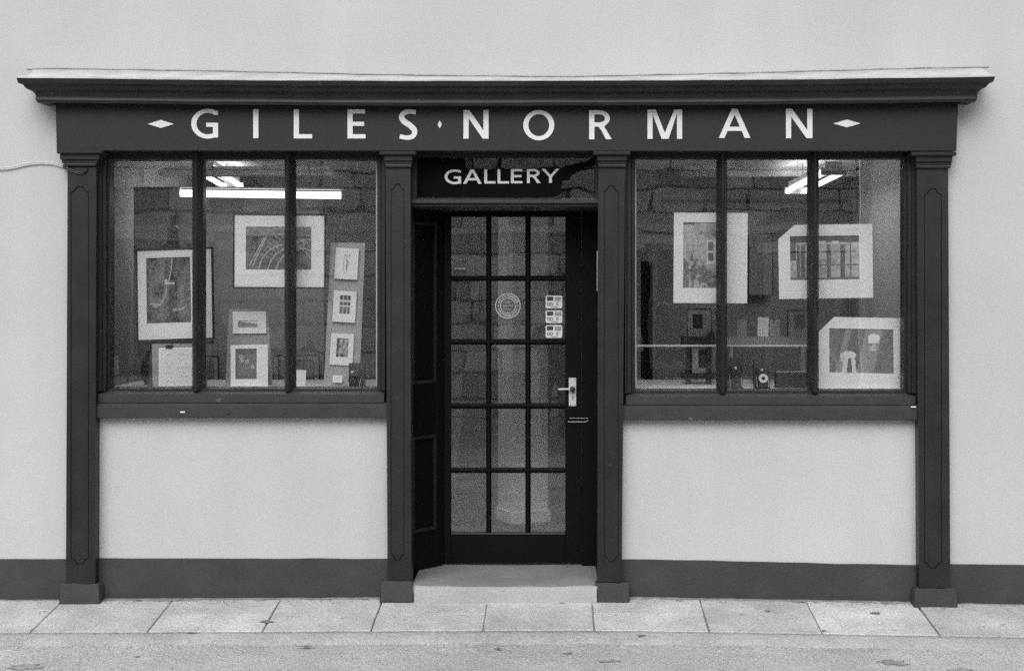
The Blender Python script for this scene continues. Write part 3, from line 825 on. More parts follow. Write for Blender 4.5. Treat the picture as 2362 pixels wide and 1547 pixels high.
# card stickers on the glass
YS = YD + 0.0225
def rounded(x0, y0, x1, y1, r_):
    pts = []
    for cx, cy, a in ((x1 - r_, y0 + r_, -90), (x1 - r_, y1 - r_, 0), (x0 + r_, y1 - r_, 90), (x0 + r_, y0 + r_, 180)):
        pts += [(cx + r_ * math.cos(R(a + t_)), cy + r_ * math.sin(R(a + t_))) for t_ in (0, 30, 60, 90)]
    return pts
def flat(m, pts, y, holes=()):
    f = lambda q: [(P(a, b, y).x, P(a, b, y).z) for a, b in q]
    m.plate(f(pts), [f(h_) for h_ in holes], y, 0.0008)
for k, y0 in enumerate((681.5, 715.5, 749.5)):
    st = empty('card_sticker', parent=door)
    m = MB(); flat(m, rounded(1258.5, y0, 1297, y0 + 29.5, 4), YS); m.obj('card', M_STK, st)
    m = MB()
    yi = YS - 0.0012
    flat(m, [(1261.5, y0 + 2.5), (1276, y0 + 2.5), (1276, y0 + 12), (1261.5, y0 + 12)], yi)
    for dy in (4, 7.4, 10.6): flat(m, [(1279.5, y0 + dy), (1294.5, y0 + dy), (1294.5, y0 + dy + 1.5), (1279.5, y0 + dy + 1.5)], yi)
    for cx in (1265.5, 1271.5):
        e = lambda r_: [(cx + r_ * 1.2 * math.cos(a), y0 + 20 + r_ * math.sin(a)) for a in np.linspace(0, 2 * math.pi, 17)[:-1]]
        flat(m, e(3.6), yi - 0.0004 * (cx > 1268), [e(2.4)])
    for q in ([(1283.5, y0 + 16), (1288.5, y0 + 16), (1288.5, y0 + 17.6), (1285, y0 + 17.6), (1285, y0 + 21), (1288.5, y0 + 21), (1288.5, y0 + 22.6), (1283.5, y0 + 22.6)],): flat(m, q, yi)
    flat(m, [(1271, y0 + 26), (1287, y0 + 26), (1287, y0 + 27), (1271, y0 + 27)], yi)
    m.obj('print', M_INK, st)
# round maker's stamp
stp = empty('round_stamp', parent=door)
cx, cy = 1171.5, 705
ring = lambda r_, n=48: [(cx + r_ * math.cos(a), cy + r_ * math.sin(a)) for a in np.linspace(0, 2 * math.pi, n + 1)[:-1]]
m = MB(); flat(m, ring(29.3), YS, [ring(27.4)]); m.obj('ring', M_LOGO, stp)
m = MB(); flat(m, ring(18.0), YS, [ring(16.6)]); m.obj('ring', M_LOGO, stp)
def arc_text(txt, r_base, deg0, deg1, h, flip, parent):
    n = len(txt)
    for i, ch in enumerate(txt):
        if ch == ' ': continue
        a = R(deg0 + (deg1 - deg0) * (i + .5) / n)
        w_ = {'I': .22, 'M': .95, 'L': .6, 'E': .62, 'S': .62}.get(ch, .78) * h
        m = MB()
        k = (D0 + YS) / D0 / PPM
        for outer, holes in letter_polys(ch, w_, h, h * .2):
            def f(q):
                r2 = []
                for u, v in q:
                    u -= w_ / 2
                    if not flip: rr, tt = r_base + v, a - u / r_base
                    else: rr, tt = r_base + h - v, a + u / r_base
                    p = P(cx + rr * math.cos(tt), cy - rr * math.sin(tt), YS); r2.append((p.x, p.z))
                return r2
            m.plate(f(outer), [f(h_) for h_ in holes], YS, 0.0008)
        m.obj('letter', M_LOGO, parent)
arc_text('GILES NORMAN', 20.2, 163, 17, 5.2, False, stp)
arc_text('PHOTOGRAPHY', 20.2, 196, 344, 5.2, True, stp)
for dx in (-22.5, 22.5):
    m = MB(); flat(m, [(cx + dx + 1.7 * math.cos(a), cy + 1.7 * math.sin(a)) for a in np.linspace(0, 6.283, 9)[:-1]], YS); m.obj('dot', M_LOGO, stp)
m = MB()
for dy, hw in ((-8, 6), (0, 10), (8, 7)):
    x = -hw
    while x < hw:
        wd = random.uniform(1.0, 2.0); flat(m, [(cx + x, cy + dy - .8), (cx + x + wd, cy + dy - .8), (cx + x + wd, cy + dy + .8), (cx + x, cy + dy + .8)], YS); x += wd + 1.6
m.obj('small_print', M_LOGO, stp)
# little harbour sticker in the top left pane
hb = empty('harbour_sticker', parent=door)
m = MB()
flat(m, [(1046, 622), (1075, 622), (1075, 632), (1069, 632), (1067, 629), (1063, 628.5), (1059, 632), (1056, 628.5), (1052, 629), (1050, 632), (1046, 632)], YS)
flat(m, ribbon([(1060, 614), (1064, 608), (1068, 597), (1067, 612)], 1.4), YS); flat(m, ribbon([(1068.5, 612), (1075, 597), (1073, 613)], 1.4), YS - 0.001)
flat(m, ribbon([(1046.5, 621), (1048, 614), (1053, 611.5), (1057, 615), (1061, 613.5), (1066, 617), (1074, 616)], 1.3), YS - 0.002)
m.obj('ink', M_INK, hb)
m = MB()
for a in (1051, 1058.5, 1065.5, 1071.5):
    flat(m, [(a + 3.2 * math.cos(t_), 621 - 5 * math.sin(t_)) for t_ in np.linspace(0, math.pi, 8)], YS - 0.0005)
m.obj('sails', M_SCREEN2, hb)

# ------------------------------------------------------------------ doorstep
stepo = empty('doorstep', (PX(1165), 0.1, 0))
tag(stepo, 'worn grey stone doorstep with pale concrete riser under the shop door', 'doorstep')
vv, ff = [], []
n = 50
xa, xb = PX(953, -.05), PX(1379, -.05)
for i in range(n + 1):
    u = i / n; x = xa + (xb - xa) * u
    wear = -0.012 * math.exp(-((u - .5) / .22) ** 2)
    fr = P(0, 1349 + 2.5 * math.sin(u * 3.1), -0.075).z
    ed = noise.noise(Vector((x * 9, 0, 0))) * 0.004
    vv += [(x, 0.62, FLOOR - 0.002), (x, 0.30, FLOOR - 0.002 + wear * .6), (x, 0.1, FLOOR - 0.006 + wear), (x, -0.055, fr + 0.004 + ed * .5), (x, -0.075 + ed, fr - 0.004), (x, -0.078 + ed, fr - 0.014), (x, -0.08, -0.2)]
for i in range(n):
    for j in range(6): ff.append((i * 7 + j, i * 7 + j + 1, (i + 1) * 7 + j + 1, (i + 1) * 7 + j))
me = bpy.data.meshes.new('tread'); me.from_pydata(vv, [], ff); me.materials.append(M_STEP)
me.polygons.foreach_set('use_smooth', [True] * len(me.polygons)); me.set_sharp_from_angle(angle=R(50))
put(bpy.data.objects.new('tread', me), stepo)
vv, ff = [], []
for i in range(n + 1):
    u = i / n; x = xa + 0.012 + (xb - xa - 0.02) * u
    zt = P(0, 1351 + 2.5 * math.sin(u * 3.1), -0.085).z + noise.noise(Vector((x * 6, 4, 0))) * 0.003
    j_ = noise.noise(Vector((x * 5, 8, 0))) * 0.006
    vv += [(x, -0.06, zt + 0.001), (x, -0.087 + j_, zt - 0.002), (x, -0.100 + j_, zt - 0.02), (x, -0.104 + j_, -0.2)]
for i in range(n):
    for j in range(3): ff.append((i * 4 + j, i * 4 + j + 1, (i + 1) * 4 + j + 1, (i + 1) * 4 + j))
me = bpy.data.meshes.new('riser'); me.from_pydata(vv, [], ff); me.materials.append(M_RISER)
me.polygons.foreach_set('use_smooth', [True] * len(me.polygons))
put(bpy.data.objects.new('riser', me), stepo)

# ------------------------------------------------------------------ twin cable on the wall
cb = empty('wall_cable', P(60, 385, 0))
tag(cb, 'twin white cable clipped across the wall to the leftmost pilaster', 'cable')
path = [(-60, 390), (0, 389), (30, 386), (60, 379), (90, 375.5), (115, 376), (135, 380), (148, 385)]
for dy in (-1.6, 2.2):
    m = MB(); m.tube([P(a, b + dy, -0.008) for a, b in catmull(path, 6)], 0.0042, 8); m.obj('cord', M_CABLE, cb, smooth=True)
path2 = [(146, 383.5, -0.03), (152, 387.5, YP - 0.02), (163, 393, YP - 0.018), (176, 398, YP - 0.018), (186, 399.5, YP - 0.018), (194, 397, YP - 0.018), (202, 389, YP - 0.018)]
for dy in (-1.6, 2.2):
    m = MB(); m.tube([P(a, b + dy, y) for a, b, y in path2], 0.0045, 8); m.obj('painted_cord', M_TIMBER, cb, smooth=True)

# ------------------------------------------------------------------ shop interior (setting)
IX0, IX1, IY, CEIL = PX(95, 0.2), PX(2260, 0.2), 4.0, 2.80
def struct(name, mat, *boxes):
    m = MB()
    for b in boxes: m.box(*b)
    return tag(m.obj(name, mat), kind='structure')
struct('shop_floor', M_INFLOOR, (IX0, IX1, 0.56, IY, -0.1, FLOOR))
struct('shop_ceiling', M_CEIL, (IX0 - .2, IX1 + .2, 0.1, IY + .2, CEIL, CEIL + 0.1))
struct('shop_wall_back', M_INWALL, (IX0 - .2, PX(1478, IY), IY, IY + 0.1, -0.1, CEIL), (PX(1506, IY), IX1 + .2, IY, IY + 0.1, -0.1, CEIL), (PX(1478, IY), PX(1506, IY), IY, IY + 0.1, PZ(603, IY), CEIL))
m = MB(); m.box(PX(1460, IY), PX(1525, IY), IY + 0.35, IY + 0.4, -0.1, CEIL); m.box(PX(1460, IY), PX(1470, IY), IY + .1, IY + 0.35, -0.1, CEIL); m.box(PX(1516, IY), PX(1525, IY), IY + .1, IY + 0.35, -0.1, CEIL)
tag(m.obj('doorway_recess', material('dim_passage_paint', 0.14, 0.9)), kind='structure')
struct('shop_wall_left', M_INWALL, (IX0 - 0.1, IX0, 0.16, IY, -0.1, CEIL))
struct('shop_wall_right', M_INWALL, (IX1, IX1 + 0.1, 0.16, IY, -0.1, CEIL))
struct('shop_wall_front', M_INWALL, (IX0, IX1, 0.16, 0.20, PZ(360, .1), CEIL), (IX0, PX(256, .16), 0.16, 0.2, -.1, PZ(360, .1)), (PX(2082, .16), IX1, 0.16, 0.2, -.1, PZ(360, .1)),
       (PX(868, .16), PX(912, 0) - .001, 0.16, 0.56, -.1, PZ(360, .1)), (PX(1384, 0.1) + .05, PX(1468, .16), 0.16, 0.56, -.1, PZ(360, .1)))
struct('door_lintel', M_INWALL, (PX(905, .5), PX(1400, .5), 0.46, 0.56, PZ(480, .5), CEIL))
ZD = 1.198
for a, b in ((240, 905), (1440, 2120)):
    m = MB(); m.box(PX(a, .3), PX(b, .3), 0.135, 1.15, ZD - 0.03, ZD, 0.003); m.box(PX(a, .3) + .05, PX(b, .3) - .05, 1.09, 1.12, FLOOR, ZD - 0.031)
    o = m.obj('display_deck', M_COLUMN)
    tag(o, 'grey window display deck behind the %s display window' % ('left' if a < 900 else 'right'), 'shelf', 'window display decks')
# pillar behind the door
c = P(1206, 900, 2.15)
m = MB(); m.box(-0.14, 0.14, -0.14, 0.14, FLOOR, CEIL - 0.001, 0.004, Matrix.Translation((c.x, c.y, 0)) @ Matrix.Rotation(R(24), 4, 'Z')); m.box(-0.155, 0.155, -0.155, 0.155, FLOOR, FLOOR + 0.09, 0.004, Matrix.Translation((c.x, c.y, 0)) @ Matrix.Rotation(R(24), 4, 'Z'))
o = m.obj('pillar', M_COLUMN); tag(o, kind='structure')
# picture rail on the back wall
m = MB(); m.box(PX(1535, IY), PX(2005, IY), IY - 0.03, IY - 0.0005, PZ(468.5, IY), PZ(461.5, IY), 0.004)
tag(m.obj('picture_rail', M_WOOD), 'dark picture rail running across the back wall of the shop', 'rail')
# pale partition at the far right of the right-hand window
m = MB(); y_ = 3.7
m.prism([P(2010, 1100, y_), P(2005, 462, y_), P(2040, 446, y_), P(2150, 440, y_), P(2150, 1100, y_)], (0, 0.05, 0))
tag(m.obj('partition_panel', M_COLUMN), 'pale partition panel with a slanted top at the side of the right window', 'partition')
# cloth screen behind the left window
m = MB(); y_ = 1.45
m.box(PX(308, y_), PX(748, y_), y_, y_ + 0.03, FLOOR, PZ(431, y_), 0.004)
tag(m.obj('display_screen', M_SCREEN), 'tall grey display screen standing behind the left window', 'screen')

# ------------------------------------------------------------------ lamps
TUBE_W = 2.5
def lamp(label, a, b, twin, rods):
    """a, b: ends of the tube; batten above it"""
    a, b = Vector(a), Vector(b)
    t_ = empty('fluorescent_lamp', ((a + b) / 2).to_tuple())
    tag(t_, label, 'lamp', 'fluorescent lamps in the shop')
    d = (b - a).normalized(); side = d.cross(Vector((0, 0, 1))).normalized()
    for s_ in ((-0.07, 0.07) if twin else (0.0,)):
        m = MB(); m.tube([a + side * s_, b + side * s_], 0.023 if not twin else 0.02, 14); m.obj('tube', M_TUBE, t_, smooth=True)
    for s_ in ((-0.07, 0.07) if twin else (0.0,)):
        al_ = bpy.data.lights.new('tube_glow', 'AREA'); al_.shape = 'RECTANGLE'
        al_.size, al_.size_y = (b - a).length, 0.04
        al_.energy = TUBE_W
        lo_ = bpy.data.objects.new('tube_glow', al_); put(lo_, t_)
        lo_.location = (a + b) / 2 + side * s_ - Vector((0, 0, 0.026)); lo_.rotation_euler = (0, 0, math.atan2(d.y, d.x))
        au_ = al_.copy(); au_.energy = TUBE_W * 0.3
        up_ = bpy.data.objects.new('tube_glow', au_); put(up_, t_)
        up_.location = (a + b) / 2 + side * s_ + Vector((0, 0, 0.085)); up_.rotation_euler = (math.pi, 0, math.atan2(d.y, d.x))
    m = MB()
    L_ = (b - a).length
    rot = d.to_track_quat('X', 'Z').to_matrix().to_4x4()
    m.box(-L_ / 2 - 0.02, L_ / 2 + 0.02, -0.02 - 0.04 * twin, 0.02 + 0.04 * twin, 0.034, 0.046 + 0.03 * twin, 0.004, Matrix.Translation((a + b) / 2) @ rot)
    for e in (-L_ / 2 - 0.012, L_ / 2 + 0.001): m.box(e, e + 0.011, -0.02 - 0.07 * twin, 0.02 + 0.07 * twin, -0.022, 0.0335, 0.002, Matrix.Translation((a + b) / 2) @ rot)
    m.obj('batten', M_CEIL, t_)
    if rods:
        for f in (0.2, 0.8):
            m = MB(); p = a.lerp(b, f); m.tube([p + Vector((0, 0, .044)), (p.x, p.y, CEIL)], 0.003, 5); m.obj('hanger', M_DARKM, t_)
lamp('single long fluorescent tube hanging level across the left window', P(417, 446, 0.95), P(787, 451, 0.95), False, True)
lamp('twin fluorescent tubes running back from the left window', (PX(536, 3.4), 3.4, PZ(430, 3.4)), (PX(536, 3.4) + 0.10, 1.95, PZ(430, 3.4) + 0.03), True, True)
lamp('twin fluorescent tubes running back from the right window', (PX(1836, 3.4), 3.4, PZ(441, 3.4)), (PX(1836, 3.4) + 0.02, 1.95, PZ(441, 3.4) + 0.03), True, True)
for x0, x1, ya, yb, lab in ((365, 770, 383, 405, 'long pale cable trunking under the ceiling of the left window'), (1570, 1985, 384, 407, 'long pale cable trunking under the ceiling of the right window')):
    y_ = 1.75 if x0 < 900 else 3.45
    t_ = empty('trunking', P((x0 + x1) / 2, yb, y_)); tag(t_, lab, 'trunking', 'trunking under the shop ceiling')
    m = MB(); m.box(PX(x0, y_), PX(x1, y_), y_, y_ + 0.12, PZ(yb, y_), PZ(ya + 9, y_), 0.003); m.obj('channel', M_CEIL, t_)
    m = MB(); m.box(PX(x0, y_) + .03, PX(x1, y_) - .03, y_ + 0.02, y_ + 0.10, PZ(ya + 9, y_) + .0005, PZ(ya, y_), 0.003); m.obj('lid', M_CEIL, t_)
    for f in (.25, .75):
        m = MB(); x = PX(x0 + (x1 - x0) * f, y_); m.box(x - .01, x + .01, y_ + .05, y_ + .07, PZ(ya, y_) + .0005, CEIL); m.obj('bracket', M_CEIL, t_)

# ------------------------------------------------------------------ prints
def vn(U, V, s, seed=0):
    r_ = np.random.RandomState(seed); G = r_.rand(64, 64)
    x, y = U * s, V * s; xi, yi = np.floor(x).astype(int), np.floor(y).astype(int); fx, fy = x - xi, y - yi
    fx, fy = fx * fx * (3 - 2 * fx), fy * fy * (3 - 2 * fy)
    g_ = lambda a, b: G[a % 64, b % 64]
    return (g_(xi, yi) * (1 - fx) + g_(xi + 1, yi) * fx) * (1 - fy) + (g_(xi, yi + 1) * (1 - fx) + g_(xi + 1, yi + 1) * fx) * fy
def line(U, V, a, b, w_):
    a, b = np.array(a), np.array(b); d = b - a; t_ = np.clip(((U - a[0]) * d[0] + (V - a[1]) * d[1]) / (d @ d), 0, 1)
    return np.hypot(U - a[0] - t_ * d[0], V - a[1] - t_ * d[1]) < w_
def ringm(U, V, c, r_, w_, asp=1): return np.abs(np.hypot(U - c[0], (V - c[1]) * asp) - r_) < w_
def pic_harbour(U, V):
    g_ = 0.17 + 0.16 * (vn(U, V, 9, 1) - .5) + 0.14 * (vn(U, V, 30, 2) - .5) - 0.05 * (np.abs(U - .55) < .13)
    for a, b in (((.58, 0), (.56, .18)), ((.56, .18), (.5, .38)), ((.45, .45), (.42, .58)), ((.42, .58), (.3, .72)), ((.3, .72), (.08, .7))): g_[line(U, V, a, b, .012)] = .5
    g_[np.hypot((U - .44) * 1.2, (V - .375)) < .045] = .62; g_[line(U, V, (.44, .39), (.62, .40), .018)] = .55
    g_[np.hypot(U - .2, (V - .73) * 1.4) < .05] = .45; g_[line(U, V, (.6, .8), (.85, .78), .02) & (vn(U, V, 40, 4) > .45)] = .5
    g_[V > .9] -= .03
    return g_
def pic_wheels(U, V):
    g_ = 0.15 + 0.10 * (vn(U, V, 8, 5) - .5) + 0.13 * (vn(U, V, 36, 6) - .5); g_[V < .22] += .1
    g_[(V > .22) & (V < .30) & (vn(U, V, 14, 8) > .45)] = .06
    for a, b in (((.1, .92), (.31, .24)), ((.06, .9), (.28, .26))): g_[line(U, V, a, b, .007)] = .55
    for c, r_ in (((.62, 1.05), .42), ((.75, 1.1), .42), ((.85, 1.12), .40), ((.95, .75), .3)): g_[ringm(U, V, c, r_, .007, .66)] = .5
    for r_ in (.055, .085, .115): g_[ringm(U, V, (.82, .38), r_, .008, 1.2)] = .45
    for k in range(7): g_[line(U, V, (.24 + .04 * k, .62 - .09 * k * .9), (.38 + .035 * k, .74 - .09 * k * .9), .006)] = .4
    return g_
def pic_figure(U, V):
    g_ = np.full_like(U, .78); g_[(np.abs(U - .5 + .04 * np.sin(V * 9)) < .09 * (1 - np.abs(V - .5))) & (V > .1) & (V < .9)] = .3; return g_ - .1 * (vn(U, V, 20, 3) - .5)
def pic_window(U, V):
    g_ = np.full_like(U, .12) + .1 * (vn(U, V, 12, 3) - .5); g_[(V > .58)] += .06
    for x in (0, .33, .67, 1): g_[np.abs(U - x) < .05] = .7
    for y in (0, .3, .58, 1): g_[np.abs(V - y) < .045] = .7
    return g_
def pic_wallpiece(U, V):
    g_ = .35 + .5 * (vn(U, V, 7, 9) - .5) + .2 * (vn(U, V, 22, 1) - .5); g_[U < .2] -= .15; g_[V > .85] -= .12; return g_
def pic_wedge(U, V):
    g_ = np.full_like(U, .80); g_[V > .12 + .4 * U] = .30; return g_ + .1 * (vn(U, V, 20, 2) - .5)
def pic_bubbles(U, V):
    g_ = .17 + .07 * (vn(U, V, 14, 7) - .5)
    for c in ((.26, .26), (.55, .42), (.78, .6), (.3, .38)): g_[ringm(U, V, c, .06, .022, 1.4)] = .55
    return g_
def pic_poster(U, V):
    g_ = np.full_like(U, .82); l = (np.floor(V * 16) % 2 == 0) & (vn(U, V, 30, 3) > .52) & (np.abs(U - .5) < .38) & (V > .1) & (V < .92); g_[l] = .66; return g_
def pic_cottage(U, V):
    g_ = .42 + .22 * (vn(U, V, 6, 4) - .5) + .22 * (vn(U, V, 28, 5) - .5)
    g_[(U > .62) & (V < .26)] = .3 + .2 * (vn(U, V, 40, 1)[(U > .62) & (V < .26)] - .5); g_[(V < .04) & (U < .3)] = .14
    b = (U > .62) & (V > .28) & (V < .62); g_[b] = .16
    for x in (.63, .82, 1.0): g_[b & (np.abs(U - x) < .022)] = .66
    for y in (.28, .45, .6): g_[b & (np.abs(V - y) < .014)] = .66
    g_[(U > .58) & (V > .605) & (V < .64)] = .62
    q = (V > .48 + .5 * np.abs(U - .2)) & (vn(U, V, 16, 8) > .42); g_[q] = .17 + .22 * (vn(U, V, 40, 2)[q] - .4)
    g_[np.abs(U) < .012] = .1; g_[(V < .01) | (V > .99)] = .12
    return g_
def pic_street(U, V):
    g_ = .48 + .3 * (vn(U, V, 14, 3) - .5) + .15 * (vn(U, V, 36, 4) - .5)
    g_[V < .16] = .16; g_[(U < .09) & (V < .55)] = .12; g_[(V > .13) & (V < .19) & ((np.abs(U - .47) < .05) | (np.abs(U - .66) < .05))] = .7
    for x, w_ in ((.12, .025), (.19, .03), (.32, .05), (.56, .033), (.76, .03), (.87, .01)): g_[(np.abs(U - x) < w_) & (V > .2)] = .17
    g_[(np.abs(V - .66) < .012) & (U > .4)] = .22; g_[(V > .94)] = .2; g_[(np.abs(V - .36) < .02)] -= .1
    return g_
def pic_statue(U, V):
    W = U + .16 * (V - .5); g_ = .17 + .06 * (vn(U, V, 20, 5) - .5)
    g_[(W > .18) & (W < .28)] = .30; g_[(W > .50) & (W < .76)] = .30; g_[U < .14] += .10 * (vn(U, V, 26, 8)[U < .14])
    g_[(np.hypot((U - .31) * 1.0, (V - .60) * 1.25) < .115) & (V < .66)] = .74
    g_[(np.abs(U - .26 + .10 * (V - .7)) < .038) & (V > .6) & (V < .99)] = .70
    g_[(np.abs(U - .375 - .06 * (V - .7)) < .030) & (V > .6) & (V < .99)] = .76
    g_[(np.abs(U - .205) < .022) & (V > .56) & (V < .74)] = .62
    g_[(np.hypot(U - .70, (V - .2) * 1.1) < .095)] = .82; g_[(np.abs(U - .69) < .075) & (V > .2) & (V < .33)] = .8
    g_[(np.abs(U - .675) < .05) & (V > .33) & (V < .5) & (vn(U, V, 24, 2) > .3)] = .52
    return g_
def pic_portrait(U, V):
    g_ = np.full_like(U, .015); g_[np.hypot((U - .5) * 1.2, V - .45) < .25] = .06; return g_
def pic_grey(U, V): return .24 + .16 * (vn(U, V, 6, 6) - .5)
def pic_faint(U, V): return .36 + .12 * (vn(U, V, 6, 6) - .5)

def photo_mesh(w_, h, painter, name='photograph', n=None):
    nx_ = n or max(12, int(w_ / 0.0040)); nz_ = max(12, int(nx_ * h / w_))
    us, vs_ = np.linspace(0, 1, nx_ + 1), np.linspace(0, 1, nz_ + 1)
    vv = [(-w_ / 2 + u * w_, 0, h / 2 - v * h) for v in vs_ for u in us]
    ff = [(j * (nx_ + 1) + i, (j + 1) * (nx_ + 1) + i, (j + 1) * (nx_ + 1) + i + 1, j * (nx_ + 1) + i + 1) for j in range(nz_) for i in range(nx_)]
    me = bpy.data.meshes.new(name); me.from_pydata(vv, [], ff)
    U, V = np.meshgrid((us[:-1] + us[1:]) / 2, (vs_[:-1] + vs_[1:]) / 2)
    g_ = np.clip(painter(U, V), .01, .85).ravel()
    ca = me.color_attributes.new('print', 'FLOAT_COLOR', 'CORNER')
    arr = np.ones((len(g_) * 4, 4), np.float32); arr[:, :3] = np.repeat(g_, 4)[:, None]
    ca.data.foreach_set('color', arr.ravel())
    me.materials.append(M_PRINT)
    return me
def mounted_print(name, label, cat, box, photo, y, painter, roll=0.0, lean=0.0, frame=0.0, clip=None, mat=None, group=None, th=0.004):
    """box, photo: photo-pixel rectangles (x0, y0, x1, y1) of the mount and of the picture at depth y"""
    k = (D0 + y) / D0 / PPM
    x0, y0, x1, y1 = box
    w_, h = (x1 - x0) * k, (y1 - y0) * k / math.cos(R(lean))
    c = P((x0 + x1) / 2, (y0 + y1) / 2, y)
    e = empty(name, c, (R(-lean), R(roll), 0)); tag(e, label, cat, group)
    outer = [(-w_ / 2, -h / 2), (w_ / 2, -h / 2), (w_ / 2, h / 2), (-w_ / 2, h / 2)]
    if clip: outer = outer[:3] + [(-w_ / 2 + clip[0] * k, h / 2), (-w_ / 2, h / 2 - clip[1] * k)]
    px0, py0, px1, py1 = photo
    a, b = (px0 - (x0 + x1) / 2) * k, (px1 - (x0 + x1) / 2) * k
    u, v = -(py1 - (y0 + y1) / 2) * k, -(py0 - (y0 + y1) / 2) * k
    m = MB()
    m.plate(outer, [[(a, u), (b, u), (b, v), (a, v)]], 0, th)
    m.obj('mount', mat or M_MAT, e, world=False)
    m = MB(); m.plate(outer, [], th + 0.0025, 0.003); m.obj('backing', M_SCREEN, e, world=False)
    o = bpy.data.objects.new('photograph', photo_mesh(b - a + 0.004, v - u + 0.004, painter)); put(o, e, world=False)
    o.location = ((a + b) / 2, th + 0.001, (u + v) / 2)
    if frame:
        f = frame * k; g_ = 0.0
        W, H = w_ / 2, h / 2
        m = MB(); m.plate([(-W - f, -H - f), (W + f, -H - f), (W + f, H + f), (-W - f, H + f)], [[(-W, -H), (W, -H), (W, H), (-W, H)]], -0.006, 0.022); m.obj('frame', M_FRAME, e, world=False)
    return e
# left window
mounted_print('framed_print', 'tall framed harbour photograph in a wide white mount standing on the easel', 'picture', (318, 575.5, 489, 781), (338, 593, 440, 744), 0.27, pic_harbour, roll=-1.9, lean=4, frame=3.6)
mounted_print('framed_print', 'wide framed photograph of wheels in white mount hung below the long tube', 'picture', (541, 496, 748, 662), (567, 523, 718, 622), 0.155, pic_wheels, roll=0.3, frame=3.4)
SMALL = 'small loose prints in the left window'
mounted_print('small_print', 'small print of a slim upright figure, top of the narrow tilted panel', 'print', (773, 572, 826, 644), (792, 588, 808, 632), 0.220, pic_figure, roll=3.4, mat=M_MAT2, group=SMALL)
mounted_print('small_print', 'small print of a paned window, middle of the narrow tilted panel', 'print', (768, 671, 821, 743), (783, 681, 808, 724), 0.223, pic_window, roll=3.4, mat=M_MAT2, group=SMALL)
mounted_print('small_print', 'small print of a pale mottled wall, lowest of three on the narrow tilted panel', 'print', (762, 769, 815, 842), (776, 780, 803, 823), 0.226, pic_wallpiece, roll=3.4, mat=M_MAT2, group=SMALL)
mounted_print('small_print', 'small landscape print with a dark wedge below the wheels photograph', 'print', (537, 718, 614, 769), (549, 739, 594, 755), 0.30, pic_wedge, roll=-0.6, mat=M_MAT2, group=SMALL)
mounted_print('small_print', 'upright print of pale rings on grey standing on the deck beside the second mullion', 'print', (532, 795, 618, 892), (543, 804, 592, 874), 0.22, pic_bubbles, roll=-0.6, lean=3, mat=M_MAT2, group=SMALL)
mounted_print('notice_card', 'white printed notice card clipped to the board under the easel picture', 'card', (366, 801, 470, 890), (372, 806, 464, 886), 0.17, pic_poster, roll=-0.8, lean=3, mat=M_MAT, th=0.0006)
m = MB(); y_ = 0.188
m.prism([P(352, 892, y_), P(350, 793, y_), P(475, 792, y_), P(477, 892, y_)], (0, 0.012, 0))
cl = tag(m.obj('clip_board', M_SCREEN), 'grey clip board holding the white notice card on the display deck', 'board')
m = MB(); m.box(PX(396, .31), PX(412, .31), 0.170, 0.1875, PZ(802, .31), PZ(794, .31), 0.003); m.obj('clip', M_DARKM, cl)
def card(label, box, y, roll, mat=None, name='price_card'):
    k = (D0 + y) / D0 / PPM; x0, y0, x1, y1 = box
    c = P((x0 + x1) / 2, y1, y); w_, h = (x1 - x0) * k, (y1 - y0) * k
    e = empty(name, c, (R(-8), R(roll), 0)); tag(e, label, 'card')
    m = MB(); m.box(-w_ / 2, w_ / 2, 0, 0.0015, 0, h); m.obj('face_sheet', mat or M_MAT2, e, world=False)
    m = MB(); m.prism([(-.004, .0018, h * .6), (.004, .0018, h * .6), (.004, .025, 0), (-.004, .025, 0)], (0, 0.001, 0)); m.obj('strut', mat or M_MAT2, e, world=False)
card('small blank white card standing on the deck against the second mullion', (677, 853, 704, 891), 0.34, 2)
card('tiny white card at the foot of the narrow tilted panel', (767, 865, 789, 882), 0.20, 1)
# narrow tilted panel with the three prints
m = MB(); y_ = 0.237
m.prism([P(747, 888, y_), P(763, 560, y_), P(842, 560, y_), P(829, 888, y_)], (0, 0.015, 0))
tag(m.obj('tilted_panel', M_SCREEN2), 'narrow grey display panel leaning sideways with three small prints', 'panel')
m = MB(); y_ = 0.312
m.prism([P(520, 888, y_), P(528, 712, y_), P(618, 712, y_), P(628, 888, y_)], (0, 0.012, 0))
tag(m.obj('print_stand', M_SCREEN), 'low grey stand behind the dark wedge landscape print', 'stand')
# easel
es = empty('easel', P(400, 890, 0.35)); tag(es, 'dark wooden artist easel holding the framed harbour photograph', 'easel')
m = MB(); y_ = 0.34
m.prism([P(385, 600, y_), P(386, 527, y_), P(391, 520, y_), P(391, 497, y_), P(404, 497, y_), P(404, 520, y_), P(410, 527, y_), P(411, 600, y_)], (0, 0.02, 0)); m.box(PX(379, y_), PX(418, y_), y_ - 0.03, y_ - 0.001, PZ(576, y_), PZ(564, y_), 0.003)
m.obj('mast', M_FRAME, es)
for a, b in ((366, 346), (432, 452)):
    m = MB(); m.prism([P(a - 5, 560, .35), P(a + 5, 560, .35), P(b + 5, 893.5, .25), P(b - 5, 893.5, .25)], (0, 0.02, 0)); m.obj('leg', M_WOOD, es)
m = MB(); m.prism([P(393, 540, .38), P(404, 540, .38), P(404, 878, .66), P(393, 878, .66)], (0, 0.02, 0)); m.obj('leg', M_WOOD, es)
m = MB(); m.box(PX(320, .24), PX(490, .24), 0.22, 0.28, PZ(793, .24), PZ(785, .24), 0.003); m.obj('ledge', M_WOOD, es)
